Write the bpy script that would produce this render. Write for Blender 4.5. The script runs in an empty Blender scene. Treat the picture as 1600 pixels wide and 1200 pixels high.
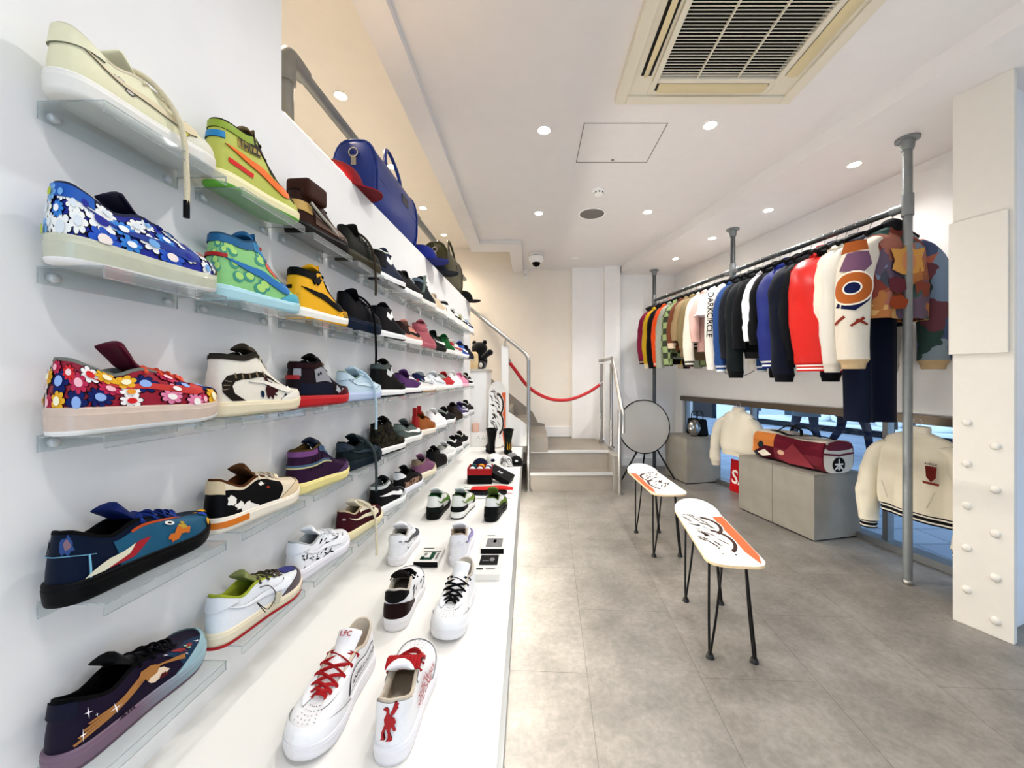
import bpy, bmesh, math, random
from mathutils import Vector, Matrix, Euler
from mathutils.geometry import delaunay_2d_cdt
rnd = random.Random(7)
PI = math.pi
scene = bpy.context.scene
COL = scene.collection
V = Vector

# ------------------------------------------------------------------ materials
def lin(h):
    h = h.lstrip('#')
    out = []
    for i in (0, 2, 4):
        c = int(h[i:i+2], 16) / 255
        out.append(c/12.92 if c <= .04045 else ((c+.055)/1.055)**2.4)
    return (*out, 1)

MC = {}
def mat(col, rough=.55, metal=0, var=0, bump=0, scale=40, spec=.32, coat=0, alpha=1, trans=0, emit=0, name=None, sheen=0, col2=None):
    if not name and not metal and not emit and sum(lin(col)[:3]) < .22: spec = min(spec, .10); rough = max(rough, .5) if rough > .2 else rough
    key = (col, rough, metal, var, bump, scale, spec, coat, alpha, trans, emit, name, sheen, col2)
    if key in MC: return MC[key]
    m = bpy.data.materials.new(name or ('surface_' + col.strip('#')))
    m.use_nodes = True
    nt = m.node_tree; b = nt.nodes['Principled BSDF']
    c = lin(col) if name or emit else tuple(x**1.2 for x in lin(col)[:3])+(1,)
    b.inputs['Base Color'].default_value = c
    b.inputs['Roughness'].default_value = rough
    b.inputs['Metallic'].default_value = metal
    b.inputs['Specular IOR Level'].default_value = spec
    b.inputs['Coat Weight'].default_value = coat
    b.inputs['Alpha'].default_value = alpha
    b.inputs['Transmission Weight'].default_value = trans
    b.inputs['Sheen Weight'].default_value = sheen
    if emit:
        b.inputs['Emission Color'].default_value = c
        b.inputs['Emission Strength'].default_value = emit
    if var or bump or col2:
        tc = nt.nodes.new('ShaderNodeTexCoord')
        n = nt.nodes.new('ShaderNodeTexNoise'); n.inputs['Scale'].default_value = scale
        n.inputs['Detail'].default_value = 6
        nt.links.new(tc.outputs['Object'], n.inputs['Vector'])
        if var or col2:
            mx = nt.nodes.new('ShaderNodeMix'); mx.data_type = 'RGBA'
            if col2:
                mx.inputs['A'].default_value = c; mx.inputs['B'].default_value = tuple(x**1.2 for x in lin(col2)[:3])+(1,)
                rp = nt.nodes.new('ShaderNodeValToRGB')
                rp.color_ramp.elements[0].position = .45; rp.color_ramp.elements[1].position = .55
                nt.links.new(n.outputs['Fac'], rp.inputs['Fac']); nt.links.new(rp.outputs['Color'], mx.inputs['Factor'])
            else:
                mx.inputs['A'].default_value = tuple(max(0, x*(1-var)) for x in c[:3]) + (1,)
                mx.inputs['B'].default_value = tuple(min(1, x*(1+var)) for x in c[:3]) + (1,)
                nt.links.new(n.outputs['Fac'], mx.inputs['Factor'])
            nt.links.new(mx.outputs['Result'], b.inputs['Base Color'])
        if bump:
            bp = nt.nodes.new('ShaderNodeBump'); bp.inputs['Strength'].default_value = bump
            bp.inputs['Distance'].default_value = .002
            nt.links.new(n.outputs['Fac'], bp.inputs['Height']); nt.links.new(bp.outputs['Normal'], b.inputs['Normal'])
    MC[key] = m
    return m

def clear_mat(name, tint, refl=.12, body=0.0, bodycol='#ffffff', rough=.03):
    """thin clear sheet: mostly transparent with mirror-like reflections"""
    m = bpy.data.materials.new(name); m.use_nodes = True
    nt = m.node_tree; nt.nodes.clear()
    out = nt.nodes.new('ShaderNodeOutputMaterial')
    tr = nt.nodes.new('ShaderNodeBsdfTransparent'); tr.inputs['Color'].default_value = lin(tint)
    gl = nt.nodes.new('ShaderNodeBsdfGlossy'); gl.inputs['Roughness'].default_value = rough
    lw = nt.nodes.new('ShaderNodeLayerWeight'); lw.inputs['Blend'].default_value = .5
    pw = nt.nodes.new('ShaderNodeMath'); pw.operation = 'POWER'; pw.inputs[1].default_value = 4
    ml = nt.nodes.new('ShaderNodeMath'); ml.operation = 'MULTIPLY_ADD'; ml.inputs[1].default_value = .6; ml.inputs[2].default_value = refl
    nt.links.new(lw.outputs['Facing'], pw.inputs[0]); nt.links.new(pw.outputs[0], ml.inputs[0])
    mx = nt.nodes.new('ShaderNodeMixShader')
    nt.links.new(ml.outputs[0], mx.inputs[0])
    if body:
        df = nt.nodes.new('ShaderNodeBsdfDiffuse'); df.inputs['Color'].default_value = lin(bodycol)
        m2 = nt.nodes.new('ShaderNodeMixShader'); m2.inputs[0].default_value = body
        nt.links.new(tr.outputs[0], m2.inputs[1]); nt.links.new(df.outputs[0], m2.inputs[2])
        nt.links.new(m2.outputs[0], mx.inputs[1])
    else:
        nt.links.new(tr.outputs[0], mx.inputs[1])
    nt.links.new(gl.outputs[0], mx.inputs[2]); nt.links.new(mx.outputs[0], out.inputs[0])
    return m

# ------------------------------------------------------------------ mesh builder
class MB:
    def __init__(s): s.v = []; s.f = []; s.m = []; s.s = []
    def add(s, vs, fs, mi=0, smooth=True):
        o = len(s.v)
        s.v += [tuple(p) for p in vs]
        for f in fs:
            s.f.append([i+o for i in f]); s.m.append(mi); s.s.append(smooth)
        return s
    def box(s, c, d, mi=0, M=None):
        x, y, z = c; a, b, e = d[0]/2, d[1]/2, d[2]/2
        vs = [V((x+i*a, y+j*b, z+k*e)) for i in (-1, 1) for j in (-1, 1) for k in (-1, 1)]
        if M: vs = [M @ p for p in vs]
        return s.add(vs, [(0,1,3,2),(4,6,7,5),(0,4,5,1),(2,3,7,6),(0,2,6,4),(1,5,7,3)], mi, False)
    def bx(s, a, b, mi=0):
        return s.box([(a[i]+b[i])/2 for i in range(3)], [abs(b[i]-a[i]) for i in range(3)], mi)
    def hexa(s, bot, top, mi=0):
        """eight corners: bottom loop and top loop of four"""
        n = len(bot)
        fs = [list(range(n))[::-1], list(range(n, 2*n))] + [(i, (i+1) % n, n+(i+1) % n, n+i) for i in range(n)]
        return s.add(list(bot)+list(top), fs, mi, False)
    def loft(s, rings, mi=0, c0=True, c1=True, smooth=True, closed=True):
        n = len(rings[0]); vs = [p for r in rings for p in r]; fs = []
        for j in range(len(rings)-1):
            for i in range(n if closed else n-1):
                k = (i+1) % n
                fs.append((j*n+i, j*n+k, (j+1)*n+k, (j+1)*n+i))
        if c0: fs.append(tuple(range(n))[::-1])
        if c1: fs.append(tuple(range((len(rings)-1)*n, len(rings)*n)))
        return s.add(vs, fs, mi, smooth)
    def tube(s, pts, r, n=8, mi=0, caps=True, flat=1.0, closed=False):
        pts = [V(p) for p in pts]; rings = []; up = None
        N = len(pts)
        for i, p in enumerate(pts):
            if closed: t = pts[(i+1) % N]-pts[i-1]
            else: t = pts[min(i+1, N-1)]-pts[max(i-1, 0)]
            t = t.normalized() if t.length > 1e-9 else V((0, 0, 1))
            if up is None:
                up = V((0, 0, 1)) if abs(t.z) < .9 else V((1, 0, 0))
            a = t.cross(up)
            if a.length < 1e-6: a = t.cross(V((0, 1, 0)))
            a.normalize(); b = a.cross(t).normalized(); up = b
            rr = r[i] if isinstance(r, (list, tuple)) else r
            rings.append([p+a*(rr*math.cos(q*2*PI/n))+b*(rr*flat*math.sin(q*2*PI/n)) for q in range(n)])
        if closed: rings.append(rings[0]); caps = False
        return s.loft(rings, mi, caps, caps)
    def lathe(s, prof, n=24, M=None, mi=0, c0=True, c1=True, smooth=True):
        M = M or Matrix()
        rings = [[M @ V((r*math.cos(q*2*PI/n), r*math.sin(q*2*PI/n), z)) for q in range(n)] for r, z in prof]
        return s.loft(rings, mi, c0, c1, smooth)
    def ell(s, c, d, n=16, k=10, mi=0, M=None):
        """ellipsoid"""
        rings = []
        for j in range(1, k):
            a = PI*j/k
            ring = [V((c[0]+d[0]*math.sin(a)*math.cos(q*2*PI/n), c[1]+d[1]*math.sin(a)*math.sin(q*2*PI/n), c[2]-d[2]*math.cos(a))) for q in range(n)]
            rings.append([M @ p for p in ring] if M else ring)
        return s.loft(rings, mi)
    def prism(s, poly, M, depth, mi=0, smooth=False):
        """2-D polygon (x,y) extruded along local z of M"""
        n = len(poly)
        a = [M @ V((p[0], p[1], 0)) for p in poly]; b = [M @ V((p[0], p[1], depth)) for p in poly]
        return s.loft([a, b], mi, True, True, smooth)
    def build(s, name, mats, parent=None, bevel=0, seg=2, M=None, flatshade=False, loc=None):
        me = bpy.data.meshes.new(name)
        me.from_pydata(s.v, [], s.f)
        for m in (mats if isinstance(mats, (list, tuple)) else [mats]): me.materials.append(m)
        me.polygons.foreach_set('material_index', s.m)
        me.polygons.foreach_set('use_smooth', s.s)
        bm = bmesh.new(); bm.from_mesh(me)
        if M: bmesh.ops.transform(bm, matrix=M, verts=bm.verts)
        bmesh.ops.recalc_face_normals(bm, faces=bm.faces)
        for e in bm.edges:
            if len(e.link_faces) == 2 and e.calc_face_angle(0) > 1.15: e.smooth = False
        if bevel:
            es = [e for e in bm.edges if len(e.link_faces) == 2 and e.calc_face_angle(0) > .6]
            bmesh.ops.bevel(bm, geom=es, offset=bevel, segments=seg, affect='EDGES', profile=.6, clamp_overlap=True)
        bm.to_mesh(me); bm.free()
        o = bpy.data.objects.new(name, me); COL.objects.link(o)
        if parent: o.parent = parent
        if loc: o.location = loc
        return o

def tag(o, label, cat, group=None, kind=None):
    o['label'] = label; o['category'] = cat
    if group: o['group'] = group
    if kind: o['kind'] = kind
    return o
def struct(o, label=None):
    o['kind'] = 'structure'
    if label: o['label'] = label
    return o
def root(name, label, cat, loc=(0, 0, 0), rz=0, group=None, rot=None):
    o = bpy.data.objects.new(name, None); COL.objects.link(o)
    o.empty_display_size = .05
    o.location = loc; o.rotation_euler = rot or (0, 0, rz)
    return tag(o, label, cat, group)

def smoothpts(pts, k=6, closed=False):
    """Catmull-Rom through points"""
    pts = [V(p) for p in pts]; n = len(pts); out = []
    for i in range(n if closed else n-1):
        if closed: a, b, c, d = pts[i-1], pts[i], pts[(i+1) % n], pts[(i+2) % n]
        else: a, b, c, d = pts[max(i-1, 0)], pts[i], pts[i+1], pts[min(i+2, n-1)]
        for j in range(k):
            t = j/k
            out.append(.5*((2*b)+(c-a)*t+(2*a-5*b+4*c-d)*t*t+(3*b-a-3*c+d)*t**3))
    if not closed: out.append(pts[-1])
    return out

def mesh_text(body, size=1.0, bold=False, align='CENTER', shear=0, space=1):
    """text outline -> (verts2d, faces) with the built-in font"""
    cu = bpy.data.curves.new('lettering', 'FONT')
    cu.body = body; cu.size = size; cu.align_x = align; cu.align_y = 'CENTER'; cu.resolution_u = 3; cu.shear = shear
    cu.space_character = space
    if bold: cu.offset = size*.018
    o = bpy.data.objects.new('lettering', cu); COL.objects.link(o)
    bpy.context.view_layer.update()
    me = bpy.data.meshes.new_from_object(o.evaluated_get(bpy.context.evaluated_depsgraph_get()))
    vs = [(v.co.x, v.co.y) for v in me.vertices]; fs = [tuple(p.vertices) for p in me.polygons]
    bpy.data.objects.remove(o); bpy.data.curves.remove(cu); bpy.data.meshes.remove(me)
    return vs, fs

def fillpoly(poly, step):
    """triangulate a 2-D polygon with interior grid points"""
    xs = [p[0] for p in poly]; ys = [p[1] for p in poly]
    vs = []; n0 = len(poly)
    for i in range(n0):
        a, b = poly[i], poly[(i+1) % n0]
        L = math.hypot(b[0]-a[0], b[1]-a[1]); k = max(1, int(L/step))
        for j in range(k): vs.append(V((a[0]+(b[0]-a[0])*j/k, a[1]+(b[1]-a[1])*j/k)))
    nb = len(vs)
    def inside(x, y):
        c = False
        for i in range(n0):
            (x1, y1), (x2, y2) = poly[i][:2], poly[i-1][:2]
            if (y1 > y) != (y2 > y) and x < (x2-x1)*(y-y1)/(y2-y1)+x1: c = not c
        return c
    x = min(xs)+step/2; row = 0
    while x < max(xs):
        y = min(ys)+step/2*(1+row % 2*.5)
        while y < max(ys):
            if inside(x, y): vs.append(V((x, y)))
            y += step
        x += step; row += 1
    r = delaunay_2d_cdt(vs, [(i, (i+1) % nb) for i in range(nb)], [], 1, 1e-7)
    return [(p[0], p[1]) for p in r[0]], [tuple(f) for f in r[2]]

# ------------------------------------------------------------------ camera
EYE = 1.30
cam = bpy.data.cameras.new('camera'); co = bpy.data.objects.new('camera', cam); COL.objects.link(co)
cam.sensor_width = 36; cam.lens = 13.5; cam.shift_x = -30/1600; cam.shift_y = -11/1600
cam.clip_start = .02
co.location = (0, 0, EYE); co.rotation_euler = (PI/2, 0, 0)
scene.camera = co

def wx(Y): return -.80+.028*Y           # face of the display wall
def rx(Y): return 3.332-.217*Y          # face of the window wall
CEIL, BAY, MEZ = 1.30+1.60, 1.30+1.50, 1.30+1.92
BACK = 5.74
WALL_END = 4.29
WTOP = 2.12
def P(u, v, Y): return V(((u-830)/600*Y, Y, EYE-(v-589)/600*Y))

# ------------------------------------------------------------------ shared materials
def plaster(name, col, rough=.6, bump=.08):
    return mat(col, rough, var=.03, bump=bump, scale=9, name=name)
M_WALL = plaster('white_painted_plaster', '#f1f0ee')
M_CEIL = plaster('white_ceiling_paint', '#e4e1df', .7)
M_CREAM = plaster('warm_white_paint', '#efe8dd')
M_WHITE = mat('#efeeea', .35, name='white_laminate', var=.02, scale=5)
M_STEEL = mat('#b9b7b2', .32, 1, bump=.05, scale=30, name='brushed_steel')
M_GALV = mat('#8a8f91', .45, .6, var=.12, scale=25, name='galvanised_pipe')
M_DKPIPE = mat('#5c6062', .4, .9, var=.12, scale=25, name='dark_steel_pipe')
M_BLACK = mat('#0c0c0d', .45, name='black_plastic')
M_BLKMET = mat('#141415', .4, .6, name='black_metal')
M_WPLAST = mat('#f2f1ed', .4, name='white_plastic')
M_LEDW = mat('#fff6e8', emit=30, name='lamp_lens_neutral')
M_LEDY = mat('#ffd9a0', emit=30, name='lamp_lens_warm')
M_ACR = clear_mat('clear_acrylic', '#f7fafa', .05, .05)
M_ACRE = clear_mat('acrylic_edge', '#c9d0d1', .12, .35, '#c4cccd')
M_GLASS = clear_mat('window_glass', '#eef6fa', .04)
# ------------------------------------------------------------------ room shell
def concrete_tiles():
    m = bpy.data.materials.new('grey_concrete_effect_tiles'); m.use_nodes = True
    nt = m.node_tree; b = nt.nodes['Principled BSDF']; L = nt.links.new
    tc = nt.nodes.new('ShaderNodeTexCoord')
    mp = nt.nodes.new('ShaderNodeMapping'); mp.inputs['Rotation'].default_value = (0, 0, R90+.05)
    L(tc.outputs['Object'], mp.inputs['Vector'])
    br = nt.nodes.new('ShaderNodeTexBrick')
    br.inputs['Scale'].default_value = 1; br.inputs['Mortar Size'].default_value = .0012
    br.inputs['Brick Width'].default_value = .93; br.inputs['Row Height'].default_value = .49
    br.inputs['Color1'].default_value = (1, 1, 1, 1); br.inputs['Color2'].default_value = (.90, .90, .90, 1)
    br.inputs['Mortar'].default_value = (.42, .4, .38, 1); br.inputs['Mortar Smooth'].default_value = .1
    mp.inputs['Location'].default_value = (.30, .33, 0)
    L(mp.outputs['Vector'], br.inputs['Vector'])
    def noise(sc, det, ro):
        n = nt.nodes.new('ShaderNodeTexNoise'); n.inputs['Scale'].default_value = sc
        n.inputs['Detail'].default_value = det; n.inputs['Roughness'].default_value = ro
        L(tc.outputs['Object'], n.inputs['Vector']); return n
    n1 = noise(3.2, 9, .68); n2 = noise(38, 6, .7)
    r1 = nt.nodes.new('ShaderNodeValToRGB')
    r1.color_ramp.elements[0].position = .32; r1.color_ramp.elements[1].position = .7
    r1.color_ramp.elements[0].color = lin('#6b6760'); r1.color_ramp.elements[1].color = lin('#958f87')
    L(n1.outputs['Fac'], r1.inputs['Fac'])
    r2 = nt.nodes.new('ShaderNodeValToRGB')
    r2.color_ramp.elements[0].position = .38; r2.color_ramp.elements[1].position = .62
    r2.color_ramp.elements[0].color = (.84, .84, .84, 1); r2.color_ramp.elements[1].color = (1.06, 1.06, 1.06, 1)
    L(n2.outputs['Fac'], r2.inputs['Fac'])
    def mul(a, bb):
        x = nt.nodes.new('ShaderNodeMix'); x.data_type = 'RGBA'; x.blend_type = 'MULTIPLY'; x.inputs['Factor'].default_value = 1
        L(a, x.inputs['A']); L(bb, x.inputs['B']); return x.outputs['Result']
    L(mul(mul(r1.outputs['Color'], r2.outputs['Color']), br.outputs['Color']), b.inputs['Base Color'])
    rr = nt.nodes.new('ShaderNodeMapRange'); rr.inputs['To Min'].default_value = .32; rr.inputs['To Max'].default_value = .55
    L(n1.outputs['Fac'], rr.inputs['Value']); L(rr.outputs['Result'], b.inputs['Roughness'])
    return m
R90 = PI/2
M_FLOOR = concrete_tiles()
def slab(name, poly, z0, z1, m, label=None):
    b = MB(); b.hexa([(x, y, z0) for x, y in poly], [(x, y, z1) for x, y in poly])
    return struct(b.build(name, m), label)
def wallseg(name, a, b, z0, z1, th, m, label=None):
    """vertical slab along a->b, thickness to the right-hand side (th may be negative)"""
    a = V(a).to_2d() if len(a) > 2 else V(a); b = V(b)
    d = (b-a).normalized(); n = V((d.y, -d.x))*th
    return slab(name, [a, b, b+n, a+n], z0, z1, m, label)

YB = -3.2          # rear of the shop, behind the camera
slab('floor', [(-3.2, YB-.1), (rx(YB)+.02, YB-.1), (rx(BACK)+.02, BACK+.1), (-3.2, BACK+.1)], -.12, 0, M_FLOOR, 'grey concrete effect tiled shop floor')
# display wall: full height near the camera, half height beyond
wallseg('wall_left', (wx(YB), YB), (wx(1.18), 1.18), 0, CEIL+.4, -.10, M_WALL, 'full height white wall')
wallseg('wall_display', (wx(1.18), 1.18), (wx(WALL_END), WALL_END), 0, WTOP, -.10, M_WALL, 'half height white display wall')
wallseg('trim_ledge', (wx(1.18)-.10, 1.18), (wx(WALL_END)-.10, WALL_END), WTOP-.06, WTOP, -.19, M_WALL, 'ledge behind the display wall top')
# back walls
slab('wall_back', [(-3.2, BACK), (.62, BACK), (.62, BACK+.1), (-3.2, BACK+.1)], 0, MEZ, M_CREAM)
b = MB()
b.bx((.60, 5.62, .40), (1.13, BACK+.1, CEIL)); b.bx((1.06, 5.52, 0), (1.28, BACK+.1, CEIL))
struct(b.build('wall_pilaster', M_WALL))
slab('wall_alcove', [(1.28, 5.63), (2.3, 5.63), (2.3, 5.73), (1.28, 5.73)], 0, CEIL, M_WALL)
# mezzanine shell
slab('wall_mezzanine', [(-3.3, YB), (-3.2, YB), (-3.2, BACK+.1), (-3.3, BACK+.1)], 0, MEZ, M_CREAM)
slab('ceiling_mezzanine', [(-3.3, YB), (-.2, YB), (-.2, BACK+.1), (-3.3, BACK+.1)], MEZ, MEZ+.1, M_CREAM)
slab('floor_mezzanine', [(-3.2, YB), (wx(1)-.12, YB), (wx(4.2)-.12, 4.2), (-3.2, 4.2)], 1.15, 1.28, M_WALL)
# main ceiling with the stairwell cut out of it
b = MB()
def cslab(x0, y0, x1, y1): b.bx((x0, y0, CEIL), (x1, y1, CEIL+.34))
cslab(-.60, YB, 3.9, 4.49); cslab(-.12, 4.49, 3.0, BACK+.1)
struct(b.build('ceiling', M_CEIL), 'white main ceiling')
# soffit band round the stairwell opening, a step below the ceiling
b = MB(); zs = CEIL-.045
b.bx((-.74, YB, zs), (-.60, 4.78, CEIL+.34)); b.bx((-.60, 4.49, zs), (-.12, 4.78, CEIL+.34)); b.bx((-.27, 4.78, zs), (-.12, BACK+.05, CEIL+.34))
struct(b.build('trim_soffit', M_CEIL), 'lowered soffit round the stairwell opening')
# lower ceiling over the clothes rail, with a fascia
slab('ceiling_bay', [(2.41-.2*YB, YB), (4.1, YB), (2.3, BACK), (2.41-.2*BACK, BACK)], BAY, CEIL+.02, M_CEIL, 'lower ceiling bay above the clothes rail')
# window wall: opening from z .06 to 1.02 between Y 1.0 and 5.5
HEAD, SILL = 1.02, .05
def rwall(name, y0, y1, z0, z1, m=M_WALL, th=.16, off=0):
    return wallseg(name, (rx(y0)+off, y0), (rx(y1)+off, y1), z0, z1, th, m)
rwall('wall_right', YB, BACK, HEAD, CEIL+.1)
rwall('wall_right_corner', 5.45, BACK, 0, HEAD)
rwall('wall_right_front', YB, .2, 0, HEAD)
M_BRONZE = mat('#6d6255', .35, .8, name='bronze_window_trim')
rwall('trim_window_head', .2, 5.45, HEAD-.05, HEAD+.012, M_BRONZE, .12, -.035)
M_ALU = mat('#8c8f91', .4, .8, name='aluminium_frame')
rwall('trim_window_sill', .2, 5.45, 0, SILL, M_ALU, .12, -.02)
b = MB()
for y in (5.42, 4.25, 2.95, 1.65):
    for dy in (0,):
        p = V((rx(y)+.05, y)); b.box((p.x, p.y, (HEAD+SILL)/2), (.05, .045, HEAD-SILL), 0)
wf = struct(b.build('window_1', M_ALU), 'long low shop window')
b = MB(); b.hexa([(rx(.2)+.05, .2, SILL), (rx(5.42)+.05, 5.42, SILL), (rx(5.42)+.056, 5.42, SILL), (rx(.2)+.056, .2, SILL)],
                 [(rx(.2)+.05, .2, HEAD), (rx(5.42)+.05, 5.42, HEAD), (rx(5.42)+.056, 5.42, HEAD), (rx(.2)+.056, .2, HEAD)])
b.build('window_pane', M_GLASS, wf)
# rear wall with a tall glazed shop front behind the camera
b = MB(); xr = rx(YB)
b.bx((-3.2, YB-.12, 0), (.3, YB, CEIL+.3)); b.bx((xr-.5, YB-.12, 0), (xr+.2, YB, CEIL+.3)); b.bx((.3, YB-.12, 2.5), (xr-.5, YB, CEIL+.3))
struct(b.build('wall_rear', M_WALL))
b = MB()
for x in (.3, 1.9, xr-.56): b.bx((x, YB-.1, 0), (x+.06, YB-.02, 2.5))
wf2 = struct(b.build('window_2', M_ALU), 'glazed shop front behind the camera')
b = MB(); b.bx((.33, YB-.06, 0), (xr-.53, YB-.054, 2.5)); b.build('window_pane', M_GLASS, wf2)
# skirtings
b = MB(); b.bx((-.28, BACK-.018, .41), (.60, BACK+.01, .56)); struct(b.build('baseboard_back', M_WALL))
b = MB(); b.bx((1.28, 5.612, 0), (2.11, 5.64, .12)); struct(b.build('baseboard_alcove', M_WALL))
# ceiling access hatch: thin frame set flush
b = MB()
hx0, hx1, hy0, hy1 = .34, .88, 1.98, 2.44
hx0, hy0 = .335, 2.86; hx1, hy1 = .86, 2.42
hz = CEIL-.001
for a, c in (((hx0, hy1), (hx1, hy1)), ((hx0, hy0), (hx1, hy0)), ((hx0, hy1), (hx0, hy0)), ((hx1, hy1), (hx1, hy0))):
    b.bx((min(a[0], c[0])-.0025, min(a[1], c[1])-.0025, hz-.001), (max(a[0], c[0])+.0025, max(a[1], c[1])+.0025, hz+.01))
b.lathe([(.011, hz-.003), (.011, hz+.01)], 12, Matrix.Translation((.60, 2.83, 0)))
hatch = b.build('access_hatch', mat('#8b8985', .6))
tag(hatch, 'square access hatch outline in the white ceiling', 'hatch')

# ------------------------------------------------------------------ riveted column beside the camera
Mrot = None
ca = V((2.26, 2.06)); cb = V((2.34, 1.862)); cd = (cb-ca).normalized(); cn = V((-cd.y, cd.x))  # cn points to the wall side
if cn.x < 0: cn = -cn
def plate(b, s0, s1, z0, z1, off0, off1):
    q = [ca+cd*s0+cn*off0, ca+cd*s1+cn*off0, ca+cd*s1+cn*off1, ca+cd*s0+cn*off1]
    b.hexa([(p.x, p.y, z0) for p in q], [(p.x, p.y, z1) for p in q])
M_COL = mat('#dfd9ce', .5, var=.03, bump=.25, scale=22, name='thick_gloss_paint')
colr = root('trim_column', 'white painted riveted steel column at the right edge', 'column', (0, 0, 0)); 
colr['kind'] = 'structure'
b = MB(); plate(b, 0, .215, 0, BAY, 0, .035); b.build('flange_plate', M_COL, colr, .004)
b = MB(); plate(b, -.01, .20, 1.42, 2.12, -.016, -.001); b.build('splice_plate', M_COL, colr, .003)
b = MB(); plate(b, .06, .16, 0, BAY, .035, .5); b.build('web', mat('#e8e8ea', .5, bump=.9, scale=60, name='rough_painted_steel'), colr)
b = MB(); plate(b, -.03, .25, 0, BAY, .5, .54); b.build('rear_flange', M_COL, colr)
for i, (u, v) in enumerate([(1513, 660), (1555, 697), (1512, 724), (1555, 765), (1511, 790), (1551, 834), (1510, 856), (1549, 903), (1509, 921), (1548, 970)]):
    s = .055 if i % 2 == 0 else .155
    p = ca+cd*s; z = EYE-(v-589)/600*p.y
    d3 = V((-cn.x, -cn.y, 0)); Mx = Matrix.Translation((p.x, p.y, z)) @ d3.to_track_quat('Z', 'Y').to_matrix().to_4x4()
    b = MB(); b.lathe([(.020, -.004), (.020, .003), (.016, .011), (.008, .015)], 16, Mx); b.build('rivet', M_COL, colr)

# ------------------------------------------------------------------ display platform under the shelves
PT = .52
def px(Y): return -.062-.009*Y
PEND = 4.30
b = MB()
b.hexa([(wx(-.6), -.6, PT-.04), (px(-.6), -.6, PT-.04), (px(PEND), PEND, PT-.04), (wx(PEND), PEND, PT-.04)],
       [(wx(-.6), -.6, PT), (px(-.6), -.6, PT), (px(PEND), PEND, PT), (wx(PEND), PEND, PT)])
M_PLAT = mat('#f1eee8', .42, var=.03, scale=6, name='white_platform_top')
pl = root('display_platform', 'long white display platform below the shoe shelves', 'platform', (-.4, 1.5, 0))
pl.location = (0, 0, 0)
b.build('platform_top', M_PLAT, pl)
b = MB()
b.hexa([(px(-.6)-.07, -.6, 0), (px(-.6)-.03, -.6, 0), (px(PEND)-.03, PEND, 0), (px(PEND)-.07, PEND, 0)],
       [(px(-.6)-.07, -.6, PT-.04), (px(-.6)-.03, -.6, PT-.04), (px(PEND)-.03, PEND, PT-.04), (px(PEND)-.07, PEND, PT-.04)])
b.build('front_panel', M_WHITE, pl)
b = MB()
b.hexa([(px(-.6), -.6, PT-.05), (px(-.6)+.012, -.6, PT-.05), (px(PEND)+.012, PEND, PT-.05), (px(PEND), PEND, PT-.05)],
       [(px(-.6), -.6, PT+.001), (px(-.6)+.012, -.6, PT+.001), (px(PEND)+.012, PEND, PT+.001), (px(PEND), PEND, PT+.001)])
b.build('edge_trim', mat('#aeb0ae', .35, .7, name='aluminium_edge'), pl)
b = MB()
b.hexa([(px(-.6)-.028, -.6, .30), (px(-.6)-.018, -.6, .30), (px(PEND)-.018, PEND, .30), (px(PEND)-.028, PEND, .30)],
       [(px(-.6)-.028, -.6, .315), (px(-.6)-.018, -.6, .315), (px(PEND)-.018, PEND, .315), (px(PEND)-.028, PEND, .315)])
led = b.build('light_strip', mat('#fff8ee', emit=36, name='led_strip_white'), pl)

# ------------------------------------------------------------------ stairs
st = root('staircase', 'grey concrete effect steps leading up to the landing', 'stairs')
M_STEP = mat('#8d857b', .5, var=.22, scale=6, bump=.1, name='concrete_effect_step')
M_NOSE = mat('#d8d6d1', .3, .6, name='metal_nosing')
SX0, SX1 = -.02, .93
b = MB(); b.bx((SX0, 4.38, 0), (SX1, 4.66, .195)); b.build('step', M_STEP, st)
b = MB(); b.bx((SX0, 4.64, 0), (SX1, 5.515, .40)); b.bx((SX0, 5.515, 0), (SX1, BACK-.001, .40)); b.build('landing', M_STEP, st)
for y, z in ((4.38, .205), (4.64, .41)):
    b = MB(); b.bx((SX0, y-.012, z-.028), (SX1+.01, y+.05, z)); b.build('nosing', M_NOSE, st, .003)
# upper flight rising to the left behind the display wall
for i in range(5):
    x = .20-.225*i
    b = MB(); b.bx((x-.26, 4.6, .40), (x, BACK-.02, .41+.165*(i+1))); b.build('step', M_STEP, st)
b = MB(); b.prism([(.20, .60), (.10, .62), (.02, .78), (-.75, 1.40), (-.75, .5), (.20, .5)], Matrix.Translation((0, BACK-.0, 0)) @ Matrix.Rotation(R90, 4, 'X'), .022)
b.build('stringer', M_STEP, st)
# front cheek and newel
b = MB()
b.prism([(-.35, .50), (-.02, .50), (-.02, .66), (-.05, .74), (-.30, .92), (-.35, .92)], Matrix.Translation((0, 4.50, 0)) @ Matrix.Rotation(R90, 4, 'X'), .05)
b.build('cheek_panel', M_WHITE, st)
b = MB(); b.bx((-.345, 4.42, .5), (-.262, 4.50, 1.665)); nw = b.build('newel_post', M_WHITE, st, .006)
b = MB(); b.bx((SX1, 4.36, 0), (SX1+.085, 4.42, .40)); b.bx((SX1, 4.42, 0), (SX1+.085, BACK-.12, .40)); b.build('side_panel', mat('#b9b4ab', .35, .5, var=.08, scale=5, name='steel_side_panel'), st)

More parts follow.
